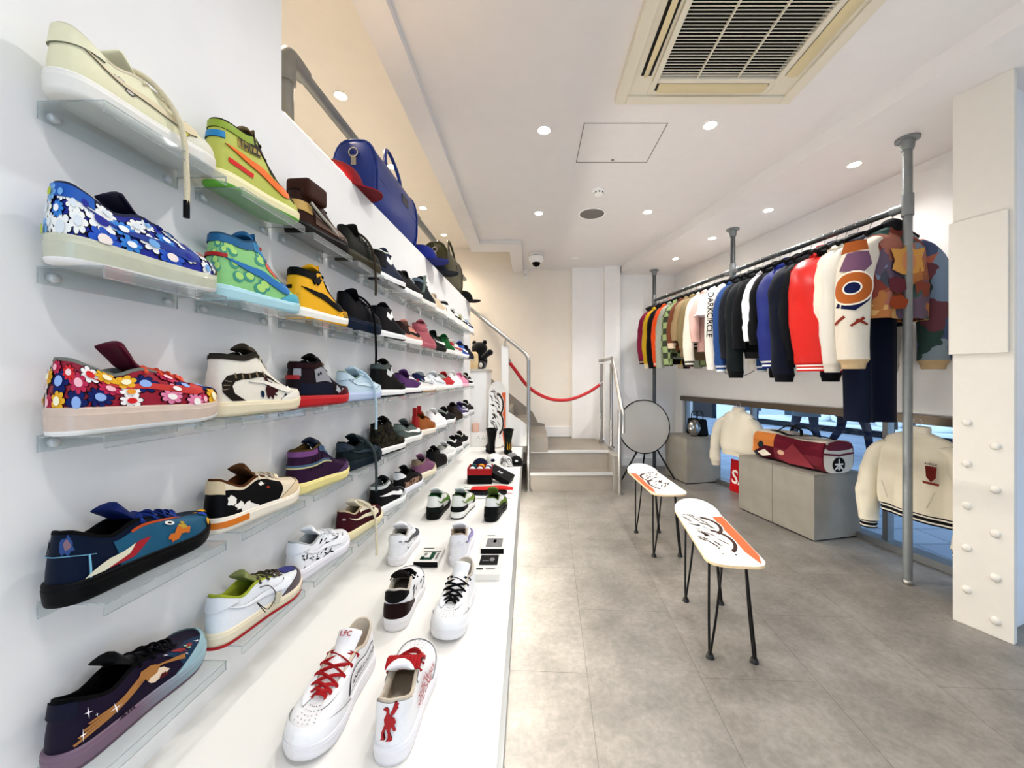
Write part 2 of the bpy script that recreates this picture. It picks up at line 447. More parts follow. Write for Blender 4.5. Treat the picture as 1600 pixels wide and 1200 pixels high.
# counter ledge at the end of the display wall
lg = root('white_counter', 'white boxed counter at the far end of the display wall', 'counter', (-.62, 4.6, 0)); lg.location = (0, 0, 0)
b = MB(); b.bx((-.76, 4.34, PT), (-.51, 4.9, 1.36)); b.build('body', M_WALL, lg)
b = MB(); b.bx((-.77, 4.33, 1.36), (-.495, 4.91, 1.39)); b.build('top', mat('#c9c4bb', .4), lg, .003)
b = MB(); b.bx((-.68, 4.305, PT), (-.50, 4.34, .68)); b.build('skirting_box', M_WHITE, lg)
so = root('wall_socket', 'white double power socket low on the white counter', 'socket', (-.565, 4.304, .62))
b = MB(); b.box((0, -.004, 0), (.11, .008, .07)); b.build('face_plate', M_WPLAST, so, .002)
for x in (-.028, .028):
    b = MB(); b.box((x, -.0085, .012), (.005, .002, .012)); b.box((x-.012, -.0085, -.01), (.011, .002, .005)); b.box((x+.012, -.0085, -.01), (.011, .002, .005)); b.build('socket_hole', M_BLACK, so)

# ------------------------------------------------------------------ rails
hr = root('stair_handrail', 'curved brushed steel handrail left of the steps', 'handrail')
pts = smoothpts([(-.03, 4.38, 0.02), (-.03, 4.38, .8), (-.03, 4.38, 1.40), (-.035, 4.38, 1.50), (-.075, 4.39, 1.575), (-.20, 4.39, 1.68), (-.72, 4.4, 2.10)], 6)
b = MB(); b.tube(pts, .021, 12); b.build('tube', M_STEEL, hr)
b = MB(); b.lathe([(.042, 0), (.042, .018), (.026, .022)], 20, Matrix.Translation((-.03, 4.38, 0))); b.build('base_flange', M_STEEL, hr)
b = MB(); b.tube([(-.30, 4.42, 1.655), (-.30, 4.40, 1.70), (-.285, 4.395, 1.745)], .009, 8); b.build('bracket', M_STEEL, hr)
rr_ = root('landing_railing', 'brushed steel railing on three posts right of the steps', 'railing')
for (x, y, z0, z1) in ((.98, 4.26, 0, .93), (1.005, 4.82, .41, 1.47), (.965, 5.29, .41, 1.48)):
    b = MB(); b.lathe([(.021, z0), (.021, z1)], 14, Matrix.Translation((x, y, 0))); b.build('post', M_STEEL, rr_)
    b = MB(); b.lathe([(.042, z0), (.042, z0+.02), (.024, z0+.024)], 18, Matrix.Translation((x, y, 0))); b.build('base_flange', M_STEEL, rr_)
pts = smoothpts([(.93, 5.29, 1.525), (.99, 5.27, 1.53), (1.025, 5.15, 1.535), (1.025, 4.92, 1.535), (1.025, 4.82, 1.49), (1.02, 4.36, .98), (1.02, 4.28, .90), (1.02, 4.26, .82), (1.02, 4.26, .68)], 5)
b = MB(); b.tube(pts, .021, 12); b.build('tube', M_STEEL, rr_)
rp = root('rope_barrier', 'red velvet rope sagging across the landing', 'rope')
pts = smoothpts([(-.255, 4.46, 1.47), (-.20, 4.49, 1.40), (-.02, 4.58, 1.17), (.22, 4.70, 1.035), (.47, 4.82, 1.015), (.72, 4.97, 1.09), (.90, 5.09, 1.19)], 6)
b = MB(); b.tube(pts, .021, 12); b.build('rope', mat('#b3141b', .75, bump=.2, scale=80, sheen=.4, name='red_velvet'), rp)
for q, w in ((pts[0], V((-.26, 4.44, 1.53))), (pts[-1], V((.955, 5.13, 1.235)))):
    b = MB(); b.tube([q, q+(w-q)*.5], [.023, .02], 12); b.tube([q+(w-q)*.5, w], .007, 8); b.build('end_cap', M_STEEL, rp)

# pipe guard rail along the top of the display wall
gr = root('pipe_guard_rail', 'galvanised pipe guard rail above the display wall', 'railing')
def gx(Y): return -1.052+(Y-1.651)*.0281
RZ = EYE+1.3845
b = MB(); b.tube([(gx(1.651), 1.651, RZ), (gx(5.46), 5.46, RZ)], .028, 14); b.build('top_rail', M_GALV, gr)
for y in (1.651, 3.276, 5.1):
    b = MB(); b.lathe([(.028, 1.28), (.028, RZ)], 14, Matrix.Translation((gx(y), y, 0))); b.build('post', M_GALV, gr)
b = MB(); b.tube(smoothpts([(gx(1.651), 1.651, RZ-.12), (gx(1.651), 1.651, RZ-.03), (gx(1.66), 1.67, RZ+.006), (gx(1.77), 1.77, RZ)], 4), .037, 14); b.build('elbow_fitting', M_GALV, gr)
b = MB(); b.lathe([(.037, 2.10), (.037, 2.22)], 14, Matrix.Translation((gx(1.651), 1.651, 0))); b.build('socket_fitting', M_GALV, gr)
b = MB(); b.lathe([(.037, RZ-.09), (.037, RZ+.0)], 14, Matrix.Translation((gx(3.276), 3.276, 0))); b.tube([(gx(3.19), 3.19, RZ), (gx(3.36), 3.36, RZ)], .037, 14); b.build('tee_fitting', M_GALV, gr)
ls = root('light_strip', 'short warm glowing light strip on the display wall top before the red cap', 'light strip')
b = MB(); b.hexa([(wx(1.22)-.034, 1.22, WTOP), (wx(1.22)-.020, 1.22, WTOP), (wx(1.60)-.020, 1.60, WTOP), (wx(1.60)-.034, 1.60, WTOP)],
                 [(wx(1.22)-.034, 1.22, WTOP+.022), (wx(1.22)-.020, 1.22, WTOP+.022), (wx(1.60)-.020, 1.60, WTOP+.022), (wx(1.60)-.034, 1.60, WTOP+.022)])
b.build('diffuser', mat('#ffd08a', emit=18, name='warm_led'), ls)

# ------------------------------------------------------------------ ceiling fittings
def spot(p, power, colr=(1, .95, .88), angle=138, blend=.85, size=.04, aim=None):
    l = bpy.data.lights.new('downlight_beam', 'SPOT'); l.energy = power; l.color = colr
    l.spot_size = math.radians(angle); l.spot_blend = blend; l.shadow_soft_size = size
    o = bpy.data.objects.new('downlight_beam', l); COL.objects.link(o); o.location = p
    return o
def downlight(x, y, z, label, power, lens=None, warm=False):
    r = root('downlight', label, 'downlight', (x, y, z), group='recessed ceiling downlights')
    b = MB(); b.lathe([(.048, 0), (.048, -.004), (.042, -.006), (.036, -.003), (.034, .02)], 24, c0=False, c1=False); b.build('trim_ring', M_WPLAST, r)
    b = MB(); b.lathe([(.033, -.002), (.033, .0)], 20); b.build('lens', M_LEDY if warm else M_LEDW, r)
    s = spot((x, y, z-.03), power, (1, .83, .62) if warm else (1, .985, .96))
    return r
PW = 20
for x, y, lb in ((.083, 2.487, 'bright recessed downlight left of the access hatch'), (1.137, 2.437, 'bright recessed downlight just beyond the air conditioner'),
                 (.075, 3.75, 'recessed downlight left of the ceiling speaker'), (1.128, 3.72, 'recessed downlight right of the smoke detector'),
                 (.09, 1.2, 'recessed downlight overhead near the shoe wall'), (1.15, -.1, 'recessed downlight overhead behind the viewer'),
                 (.10, -.1, 'recessed downlight behind the viewer near the shoe wall'), (.6, -1.6, 'recessed downlight near the shop front')):
    downlight(x, y, CEIL, lb, PW*(1 if y > 2 else .66))
for x, y, lb in ((2.28, 2.71, 'recessed downlight above the red jacket in the bay'), (2.13, 3.45, 'recessed downlight above the blue jacket in the bay'),
                 (1.957, 4.15, 'recessed downlight near the middle rail flange'), (1.83, 4.865, 'recessed downlight nearest the alcove corner')):
    downlight(x, y, BAY, lb, PW*.62)
for x, y, lb in ((-1.30, 2.62, 'warm downlight beyond the pipe rail elbow'), (-1.27, 3.5, 'warm downlight behind the blue holdall handle'),
                 (-1.23, 4.36, 'warm downlight above the middle of the pipe rail'), (-1.18, 5.19, 'warm downlight nearest the stairwell wall'),
                 (-1.3, 1.7, 'warm downlight over the near mezzanine')):
    downlight(x, y, MEZ, lb, 20, warm=True)

# air conditioner cassette
AX0, AX1, AY0, AY1 = .475, 1.47, 1.20, 2.195   # frame corners on the ceiling
az = CEIL-.045
ac = root('air_conditioner', 'cream ceiling cassette air conditioner with slatted grille', 'air conditioner', ((AX0+AX1)/2, (AY0+AY1)/2, az), 0)
M_AC = mat('#d9d2bf', .45, var=.03, scale=8, name='aged_cream_plastic')
M_ACY = mat('#cdbf98', .5, name='yellowed_plastic')
h = (AX1-AX0)/2
def frame(b, ro, ri, z0, z1):
    for sx, sy in ((1, 0), (-1, 0), (0, 1), (0, -1)):
        if sx: b.bx((sx*ri, -ro, z0), (sx*ro, ro, z1))
        else: b.bx((-ri, sy*ri, z0), (ri, sy*ro, z1))
b = MB(); frame(b, h, h-.06, 0, .045); b.build('outer_frame', M_AC, ac, .006)
b = MB(); frame(b, h-.06, h-.165, .012, .045); frame(b, h-.165, .245+.06, -.004, .045)
b.build('inner_frame', M_AC, ac, .003)
b = MB()
for s in (-1, 1):
    b.bx((s*(h-.095), -.30, .0105), (s*(h-.15), .30, .02)); b.bx((-.30, s*(h-.095), .0105), (.30, s*(h-.15), .02))
b.build('air_slot', M_BLACK, ac)
for k, (s, ax) in enumerate(((-1, 0), (1, 0), (1, 1), (-1, 1))):
    b = MB(); op = .5 if k == 0 else .06
    Mx = Matrix.Rotation(0 if ax == 0 else R90, 4, 'Z') @ Matrix.Translation((s*(h-.122), 0, -.002)) @ Matrix.Rotation(s*op, 4, 'Y')
    n = 12; ra = []; 
    rings = []
    for i in range(n+1):
        y = -.29+.58*i/n; bow = .012*(1-((2*i/n)-1)**2)
        hw = .018 if k == 0 else .032; rings.append([Mx @ V((-hw, y, .004)), Mx @ V((0, y, -.004-bow)), Mx @ V((hw, y, .004)), Mx @ V((0, y, .010))])
    b.loft(rings, 0); b.build('louvre', M_ACY, ac)
b = MB(); g = .305
b.bx((-g, -g, .03), (g, g, .035), 1)
n = 34
for i in range(n):
    y = -g+.012+(2*g-.024)*i/(n-1)
    b.box((0, 0, 0), (2*g, .0095, .0022), 0, Matrix.Translation((0, y, .008)) @ Matrix.Rotation(.55, 4, 'X'))
for x in (-.105, .105): b.bx((x-.003, -g, .001), (x+.003, g, .014), 0)
b.build('grille', [M_AC, mat('#2a2925', .8)], ac)

sd = root('smoke_detector', 'white round smoke detector on the ceiling', 'smoke detector', (.578, 3.29, CEIL))
b = MB(); b.lathe([(.055, 0), (.055, -.012), (.046, -.018)], 24); b.build('base', M_WPLAST, sd)
b = MB(); b.lathe([(.040, -.018), (.040, -.034), (.034, -.042), (.018, -.046)], 24, c0=False)
for q in range(8):
    a = q*PI/4; b.box((0, 0, 0), (.004, .010, .012), 1, Matrix.Rotation(a, 4, 'Z') @ Matrix.Translation((.0395, 0, -.027)))
b.build('sensor_head', [M_WPLAST, M_BLACK], sd)
sp = root('ceiling_speaker', 'grey round speaker set in the ceiling', 'speaker', (.595, 3.76, CEIL))
b = MB(); b.lathe([(.135, 0), (.135, -.004), (.118, -.006), (.118, -.002)], 32, c0=False, c1=False); b.build('rim', M_WPLAST, sp)
b = MB(); b.lathe([(.118, -.004), (.06, -.0055), (.002, -.006)], 32, c0=False); b.build('mesh_grille', mat('#7f7d79', .7, bump=.6, scale=300), sp)
cm = root('dome_camera', 'white dome security camera under the ceiling', 'camera', (.065, 5.0, CEIL+.004))
b = MB(); b.lathe([(.075, 0), (.078, -.02), (.072, -.028)], 24); b.build('base', M_WPLAST, cm)
b = MB(); b.lathe([(.095, -.045), (.095, -.085), (.075, -.115), (.045, -.12)], 24); b.lathe([(.03, -.02), (.03, -.05)], 12); b.build('housing', M_WPLAST, cm)
b = MB(); b.ell((0, 0, -.115), (.055, .055, .055), 18, 10); b.build('dome', mat('#151515', .08), cm)
vs = tag(MB().lathe([(.045, 0), (.045, -.006), (.02, -.009)], 20).build('vent_disc', M_WPLAST, loc=(.59, 5.15, CEIL)), 'small round white disc on the ceiling before the pilaster', 'vent')
se = root('motion_sensor', 'small white sensor box high on the stair wall', 'sensor', (-.085, BACK+.006, EYE+1.53))
b = MB(); b.box((0, -.03, 0), (.07, .06, .14)); b.build('case', M_WPLAST, se, .008)
b = MB(); b.box((0, -.062, -.02), (.05, .004, .05)); b.build('lens', mat('#dcdad2', .3), se, .001)

# ------------------------------------------------------------------ clothes rail
def cx(Y): return 2.886-.215*Y
RAILZ = EYE+1.072
cr = root('clothes_rail', 'long steel pipe clothes rail on ceiling fixed poles', 'clothes rail')
b = MB(); b.tube([(cx(2.415), 2.415, RAILZ), (cx(5.39), 5.39, RAILZ)], .021, 14); b.build('rail', M_DKPIPE, cr)
for y, z0 in ((2.415, 0), (5.39, 0), (3.9, RAILZ)):
    b = MB(); b.lathe([(.024, z0+.03 if z0 == 0 else z0), (.024, BAY)], 16, Matrix.Translation((cx(y), y, 0))); b.build('pole', M_GALV if y < 3 else M_DKPIPE, cr)
    b = MB(); b.lathe([(.030, BAY-.075), (.034, BAY-.06), (.038, BAY-.018), (.062, BAY-.012), (.062, BAY)], 20, Matrix.Translation((cx(y), y, 0))); b.build('ceiling_flange', M_GALV, cr)
    b = MB(); b.lathe([(.031, RAILZ-.06), (.031, RAILZ+.075)], 16, Matrix.Translation((cx(y), y, 0)))
    d = V((cx(6)-cx(5), 1, 0)).normalized()
    p = V((cx(y), y, RAILZ)); b.tube([p-d*(.09 if y == 3.9 else 0), p+d*(.09 if y < 5 else 0)], .028, 14)
    b.build('tee_fitting', M_GALV, cr)
    if z0 == 0:
        b = MB(); b.lathe([(.024, 0), (.026, .004), (.026, .022), (.020, .03)], 16, Matrix.Translation((cx(y), y, 0))); b.build('foot', M_STEEL, cr)
# ------------------------------------------------------------------ sneakers
BK = [(0, 0), (.008, -.022), (.03, -.034), (.08, -.038), (.14, -.041), (.20, -.050), (.24, -.050), (.275, -.036), (.296, -.012),
      (.30, .008), (.29, .030), (.26, .044), (.21, .047), (.14, .037), (.08, .035), (.03, .033), (.008, .022)]
TOEW = [0, 0, 0, 0, .05, .4, .8, 1, 1, 1, 1, .85, .4, .05, 0, 0, 0]
T_LOW = [(.010, 0, .098), (.016, -.016, .097), (.032, -.026, .089), (.070, -.030, .076), (.112, -.029, .086), (.155, -.027, .079), (.188, -.021, .069),
         (.204, -.012, .063), (.209, -.003, .061), (.209, .003, .061), (.204, .012, .063), (.188, .021, .069), (.155, .027, .079), (.112, .029, .086), (.070, .030, .076), (.032, .026, .089), (.016, .016, .097)]
T_HIGH = [(.014, 0, .150), (.019, -.016, .150), (.036, -.027, .148), (.072, -.031, .147), (.116, -.027, .158), (.146, -.025, .115), (.182, -.019, .080),
          (.200, -.011, .066), (.205, -.003, .062), (.205, .003, .062), (.200, .011, .066), (.182, .019, .080), (.146, .025, .115), (.116, .027, .158), (.072, .031, .147), (.036, .027, .148), (.019, .016, .150)]
NK = 17
def cr1(keys, s):
    i = int(math.floor(s)); t = s-i
    a, b, c, d = keys[(i-1) % NK], keys[i % NK], keys[(i+1) % NK], keys[(i+2) % NK]
    if isinstance(b, tuple):
        return tuple(.5*((2*q)+(r-p)*t+(2*p-5*q+4*r-u)*t*t+(3*q-p-3*r+u)*t**3) for p, q, r, u in zip(a, b, c, d))
    return .5*((2*b)+(c-a)*t+(2*a-5*b+4*c-d)*t*t+(3*b-a-3*c+d)*t**3)

class Last:
    """upper surface S(s,t): s runs round the sole outline (0 heel, 1-8 outer side, 9 toe), t from sole to opening"""
    def __init__(s, kind, hs=1.0, sole=.034, toe=.028, full=1.0):
        s.kind = kind; s.T = T_HIGH if kind == 'high' else T_LOW
        s.hs = hs; s.sole = sole; s.toe = toe; s.full = full
        s.c = {}
    def lift(s, x): return .014*max(0, (x-.2)/.1)**2
    def base(s, k):
        return cr1(BK, k)
    def soleh(s, x): return s.sole-(s.sole-s.toe)*min(1, max(0, x/.25))
    def top(s, k):
        p = cr1(s.T, k); z = .03+(p[2]-.03)*s.hs+(s.sole-.034)
        return V((p[0], p[1], z))
    def S(s, k, t):
        key = (round(k, 4), round(t, 4))
        r = s.c.get(key)
        if r: return r
        bx, by = s.base(k); T = s.top(k)
        ix = 1-.006/.15
        x0 = .15+(bx-.15)*(1-.003/.15); y0 = by*(1-.05)
        zs = s.soleh(bx)-.002
        w = min(1, max(0, cr1(TOEW, k)))
        h = T.z-zs
        P0 = V((x0, y0, zs))
        k1 = (.42*h)*(1-w)+.036*w*s.full
        P1 = P0+V((0, y0*.03, k1))
        al = .22*(1-w)+.55*w; be = .30*h*(1-w)+.010*w
        P2 = T+V(((x0-T.x)*al, (y0-T.y)*al*(1+.3*w), -be))
        u = 1-t
        r = P0*u**3+P1*(3*u*u*t)+P2*(3*u*t*t)+T*t**3
        r.z += s.lift(r.x)*(1-t)
        s.c[key] = r
        return r
    def N(s, k, t):
        e = .03; t0 = min(max(t, .02), .97)
        a = s.S(k+e, t0)-s.S(k-e, t0); b = s.S(k, t0+.02)-s.S(k, t0-.02)
        n = b.cross(a); 
        if n.length < 1e-9: return V((0, 0, 1))
        n.normalize()
        c = s.S(k, t0)-V((.14, 0, .05))
        return n if n.dot(c) > 0 else -n

LASTS = {}
def last(kind, hs=1.0, sole=.034, toe=.028, full=1.0):
    k = (kind, hs, sole, toe, full)
    if k not in LASTS: LASTS[k] = Last(*k)
    return LASTS[k]

KX, KY = .04, .075          # parameter units -> roughly metres, for even triangles
def patch(b, la, poly, mi, eps=.0012, step=.009, edge=None):
    """polygon in (s,t) laid on the shoe upper, following its curve; edge adds the cut edge of a real panel"""
    pts = [(p[0]*KX, p[1]*KY) for p in poly]
    vs, fs = fillpoly(pts, step)
    kt = [(x/KX, min(1, max(0, y/KY))) for x, y in vs]
    out = [la.S(k, t)+la.N(k, t)*eps for k, t in kt]
    b.add(out, fs, mi)
    if edge is not None:
        cnt = {}
        for f in fs:
            for i in range(len(f)):
                e = (f[i], f[(i+1) % len(f)]); cnt[tuple(sorted(e))] = cnt.get(tuple(sorted(e)), 0)+1
        for (i, j), c in cnt.items():
            if c == 1:
                a2, b2 = [la.S(*kt[q])-la.N(*kt[q])*.0012 for q in (i, j)]
                b.add([out[i], out[j], b2, a2], [(0, 1, 2, 3)], edge, False)
def decal_raw(b, la, vs, fs, k0, t0, sx, sy, mi, eps=.0022, side=1):
    """lettering outline placed at (k0,t0); sx, sy in metres per unit"""
    out = []; kx = .024 if abs(k0) < 2.2 else KX
    for x, y in vs:
        k = k0+side*x*sx/kx; t = min(1, max(0, t0+y*sy/KY))
        out.append(la.S(k, t)+la.N(k, t)*eps)
    b.add(out, fs, mi)
def ring(n, cx_, cy_, r, ry=None, a0=0):
    ry = ry or r
    return [(cx_+r/KX*math.cos(a0+q*2*PI/n), cy_+ry/KY*math.sin(a0+q*2*PI/n)) for q in range(n)]
def blob(cx_, cy_, r, seed, n=14, rough=.35):
    q = random.Random(seed)
    return [(cx_+r*(1+q.uniform(-rough, rough))/KX*math.cos(i*2*PI/n), cy_+r*(1+q.uniform(-rough, rough))/KY*math.sin(i*2*PI/n)) for i in range(n)]
def petals(cx_, cy_, r, n, seed=0):
    """outline of a simple n-petalled flower"""
    out = []
    for i in range(n*8):
        a = i*2*PI/(n*8); rr = r*(.62+.38*abs(math.cos(n*a/2+seed))**.6)
        out.append((cx_+rr/KX*math.cos(a), cy_+rr/KY*math.sin(a)))
    return out
def star4(cx_, cy_, r):
    return [(cx_+(r if i % 2 == 0 else r*.13)*(.65 if i in (0, 4) else 1)/KX*math.cos(i*PI/4), cy_+(r if i % 2 == 0 else r*.13)*(.65 if i in (0, 4) else 1)/KY*math.sin(i*PI/4)) for i in range(8)]
CHECK = [(1.7, .68), (3.1, .47), (4.2, .30), (5.0, .20), (5.5, .25), (5.8, .44), (5.7, .70), (5.48, .60), (5.15, .50), (4.6, .47), (3.9, .52), (3.0, .61)]
CHECKH = [(1.4, .50), (3.0, .36), (4.1, .24), (4.9, .17), (5.4, .22), (5.7, .42), (5.6, .64), (5.36, .53), (5.05, .43), (4.5, .39), (3.8, .43), (2.8, .49)]
def mir(poly): return [(-p[0], p[1]) for p in poly]
def sstrip(k0, k1, t0, t1, n=10, f0=None, f1=None):
    """band from k0 to k1 between t0 and t1 (callables allowed)"""
    f0 = f0 or (lambda k: t0); f1 = f1 or (lambda k: t1)
    ks = [k0+(k1-k0)*i/n for i in range(n+1)]
    return [(k, f0(k)) for k in ks]+[(k, f1(k)) for k in reversed(ks)]
FOX = sstrip(-3.2, 3.4, 0, 0, 16, None, lambda k: .50-.02*abs(k)-.30*max(0, (abs(k)-2.0)/1.4)**1.5)
TAB = sstrip(-1.7, 1.7, 0, 0, 10, lambda k: .62+.10*(abs(k)/1.7)**2, lambda k: .99)
TABBIG = sstrip(-2.6, 2.6, 0, 0, 10, lambda k: .52+.30*(abs(k)/2.6)**2, lambda k: .985)
MUD = sstrip(4.7, 12.6, 0, 0, 20, None, lambda k: .34*(1-((k-8.65)/4.0)**4)+.02)
STAY_L = sstrip(3.6, 7.2, 0, 0, 12, lambda k: .70+.10*max(0, (4.6-k)), lambda k: .985)
STAY_R = [(17-p[0], p[1]) for p in STAY_L]
COLR = sstrip(-3.9, 3.9, 0, 0, 20, lambda k: .82, lambda k: .985)
ANKLE = sstrip(2.6, 4.0, .60, .80)

def shoe(label, loc, yaw, kind='low', up='#ffffff', sole='#f4f2ee', outs=None, lin='#e8e4da', tongue=None, lace=None, stripes=None,
         panels=(), prints=(), texts=(), hs=1.12, soleh=.036, toe=.029, full=1.1, L=1.0, hang=None, pitch=0, roll=0, group=None, lod=0,
         mirror=False, laces=6, upmat=None, solemat=None, tongue_up=0, bunch=False, cat='sneaker', name=None, heel_tab=None, extra=None):
    """panels: (part name, [polygons], colour); prints: ([polygons], colour)"""
    if kind == 'high' and hs == 1.12: hs = 1.0
    la = last(kind, hs, soleh, toe, full)
    r = root(name or ('high_top_sneaker' if kind == 'high' else 'sneaker'), label, cat, loc, group=group, rot=(roll, pitch, yaw))
    r.scale = L if isinstance(L, tuple) else (L, L, L)
    sub = (3 if lod == 0 else 2 if lod == 1 else 1)
    nt_ = (9, 7, 5)[lod]
    ks = [i/sub for i in range(NK*sub)]
    # upper, with its surface prints in the same mesh
    b = MB(); mats = [upmat or mat(up, .48, var=.05, bump=.08, scale=120)]
    b.loft([[la.S(k, j/nt_) for k in ks] for j in range(nt_+1)], 0, False, False)
    for e, (polys, c) in enumerate(prints):
        mats.append(mat(c, .5))
        for p in polys: patch(b, la, p, len(mats)-1, .0012+.00035*e, .008 if lod == 0 else .014)
    b.build('upper', mats, r)
    for pn, polys, c in panels:
        b = MB()
        for p in polys: patch(b, la, p, 0, .0052 if 'emblem' in pn else .0032 if 'mark' in pn or 'tab' in pn else .0026, .008 if lod == 0 else .014, 1)
        if isinstance(c, str):
            dk = '#'+''.join('%02x' % int(int(c[i:i+2], 16)*.62) for i in (1, 3, 5)); b.build(pn, [mat(c, .46, var=.05, bump=.06, scale=120), mat(dk, .8)], r)
        else: b.build(pn, [c, c], r)
    for (body, k0, t0, size, c, side, shear, rotm) in texts:
        b = MB(); vs, fs = mesh_text(body, 1, True, shear=shear)
        if rotm: vs = [(x*math.cos(rotm)-y*math.sin(rotm), x*math.sin(rotm)+y*math.cos(rotm)) for x, y in vs]
        decal_raw(b, la, vs, fs, k0, t0, size, size, 0, .0042, side); b.build('lettering', mat(c, .5), r)
    # lining with padded collar
    b = MB(); R = [[], [], [], [], [], []]
    for k in ks:
        T = la.top(k); mid = V((min(max(T.x, .06), .17), 0, T.z)); d = (mid-T)
        d = d.normalized() if d.length > 1e-6 else V((0, 0, 0))
        w = min(1, max(0, cr1(TOEW, k)))
        R[0].append(la.S(k, .97)+la.N(k, .97)*.0006); R[1].append(T+V((0, 0, .0035*(1-w)))+d*.0005)
        R[2].append(T+d*.005+V((0, 0, .003*(1-w)))); R[3].append(T+d*.009-V((0, 0, .010)))
        bx, by = la.base(k)
        R[4].append(V((.15+(bx-.15)*.90, by*.80, max(la.soleh(bx)+.022, T.z-.05))) if w < .3 else T+d*.006-V((0, 0, .012)))
        R[5].append(V((.15+(bx-.15)*.88, by*.74, la.soleh(bx)+.006)))
    b.loft(R, 0, False, True); b.build('lining', mat(lin, .8, var=.08, bump=.15, scale=150), r)
    # sole
    b = MB()
    def off(k, d, z):
        bx, by = la.base(k); x = .15+(bx-.15)*(1+d/.15); y = by*(1+d/.042)
        return V((x, y, z+la.lift(x)))
    rows = [(-.006, 0), (-.001, .0015), (.0005, .008), (.0008, .0085)]
    rings = [[off(k, d, z) for k in ks] for d, z in rows]
    b.loft(rings[:3], 1, True, False)
    rr = [rings[2]]+[[off(k, d, la.soleh(la.base(k)[0])*f+g) for k in ks] for d, f, g in ((.0016, .45, .004), (.002, .72, .0), (.0012, .74, 0), (.0018, .9, 0), (.0006, 1, -.0005), (-.006, 1, .0004))]
    b.loft(rr[:3], 0, False, False); b.loft(rr[2:], 0, False, False)
    sm = solemat or mat(sole, .5, var=.03, scale=30)
    b.build('sole', [sm, mat(outs or sole, .6)], r)
    if stripes:
        b = MB(); b.loft([[off(k, .0026, .002) for k in ks], [off(k, .003, .009) for k in ks]], 0, False, False); b.build('outsole_band', mat(stripes, .55), r)
    # tongue
    tp = la.top(4); hi = kind == 'high'
    x1, z1 = (.094, tp.z+.020+tongue_up) if hi else (.090, tp.z+.034+tongue_up)
    line = smoothpts([V((.212, 0, la.top(8.5).z-.005)), V((.17 if not hi else .175, 0, la.top(5.5).z+.003)), V(((tp.x+.010), 0, tp.z+.006)), V((.5*(tp.x+x1)+.004, 0, .5*(tp.z+z1)+.003)), V((x1, 0, z1))], 4)
    b = MB(); rings = []
    for i, p in enumerate(line):
        f = i/(len(line)-1); hw = .018+.010*f; th = .0034+.0052*f
        q0, q1 = line[max(i-1, 0)], line[min(i+1, len(line)-1)]
        tg = (q1-q0).normalized(); nn = V((-tg.z, 0, tg.x)); nn = nn if nn.z > 0 or nn.x > 0 else -nn
        if i == len(line)-1: th *= .55; hw *= .90
        rings.append([p+V((0, math.cos(a)*hw, 0))+nn*(math.sin(a)*th-.012*f*math.cos(a)**2) for a in [q*2*PI/14 for q in range(14)]])
    b.loft(rings); b.build('tongue', mat(tongue or up, .55, var=.05, bump=.1, scale=120), r)
    # laces
    if laces and lod < 2:
        b = MB(); lo, h_ = (4.15, 7.15)
        n = laces
        sts = [lo+(h_-lo)*i/(n-1) for i in range(n)]
        def path(ka, kb, up_):
            A, B_ = la.S(ka, .93)+la.N(ka, .93)*.003, la.S(17-kb, .93)+la.N(17-kb, .93)*.003
            return smoothpts([la.S(ka, .88)+la.N(ka, .88)*.002, A, A*.7+B_*.3+V((.003, 0, up_)), A*.3+B_*.7+V((.003, 0, up_)), B_, la.S(17-kb, .88)+la.N(17-kb, .88)*.002], 3)
        for i in range(n-1):
            b.tube(path(sts[i], sts[i+1], .009), .0034, 6, flat=.45); b.tube(path(sts[i+1], sts[i], .007), .0034, 6, flat=.45)
        b.tube(path(sts[0], sts[0], .008), .0034, 6, flat=.45); b.tube(path(sts[-1], sts[-1], .006), .0034, 6, flat=.45)
        if bunch:
            q = random.Random(3)
            for i in range(9):
                p = V((.115, -.030+.0075*i, .108)); b.tube(smoothpts([p+V((-.012, 0, 0)), p+V((.01, 0, .010)), p+V((.04, q.uniform(-.004, .004), -.008)), p+V((.06, q.uniform(-.008, .008), -.022))], 3), .005, 6, flat=.6)
        b.build('laces', mat(lace or up, .75, bump=.2, scale=300), r)
    if hang:
        hcol, rad, drop = hang[:3]
        b = MB(); y0 = -.026
        p0 = V((tp.x+.02, .01, tp.z+.012))
        pts = smoothpts([V((tp.x+.03, .028, tp.z+.004)), V((tp.x+.012, 0, tp.z+.022)), V((tp.x+.03, -.030, tp.z+.008)), V((tp.x+.055, -.050, tp.z-.03)), V((tp.x+.062, -.060, .02)), V((tp.x+.066, -.062, -.02-drop*.5)), V((tp.x+.066, -.061, -.02-drop))], 7)
        b.tube(pts, rad, 8)
        for off_ in (.016, .034, .052):
            b.tube(smoothpts([V((tp.x+off_, -.027, tp.z-.01*off_*20)), V((tp.x+off_+.006, -.010, tp.z+.014-off_*.3)), V((tp.x+off_+.008, .012, tp.z+.014-off_*.3)), V((tp.x+off_, .027, tp.z-.01*off_*20))], 5), rad, 8)
        b.build('rope_lace', mat(hcol, .8, var=.25, bump=.6, scale=260), r)
        if len(hang) > 3:
            e = pts[-1]; b = MB(); b.tube([e+V((0, 0, .012)), e-V((0, 0, .02))], rad*1.08, 8); b.build('lace_tip', mat(hang[3], .4), r)
    if extra: extra(r, la)
    return r

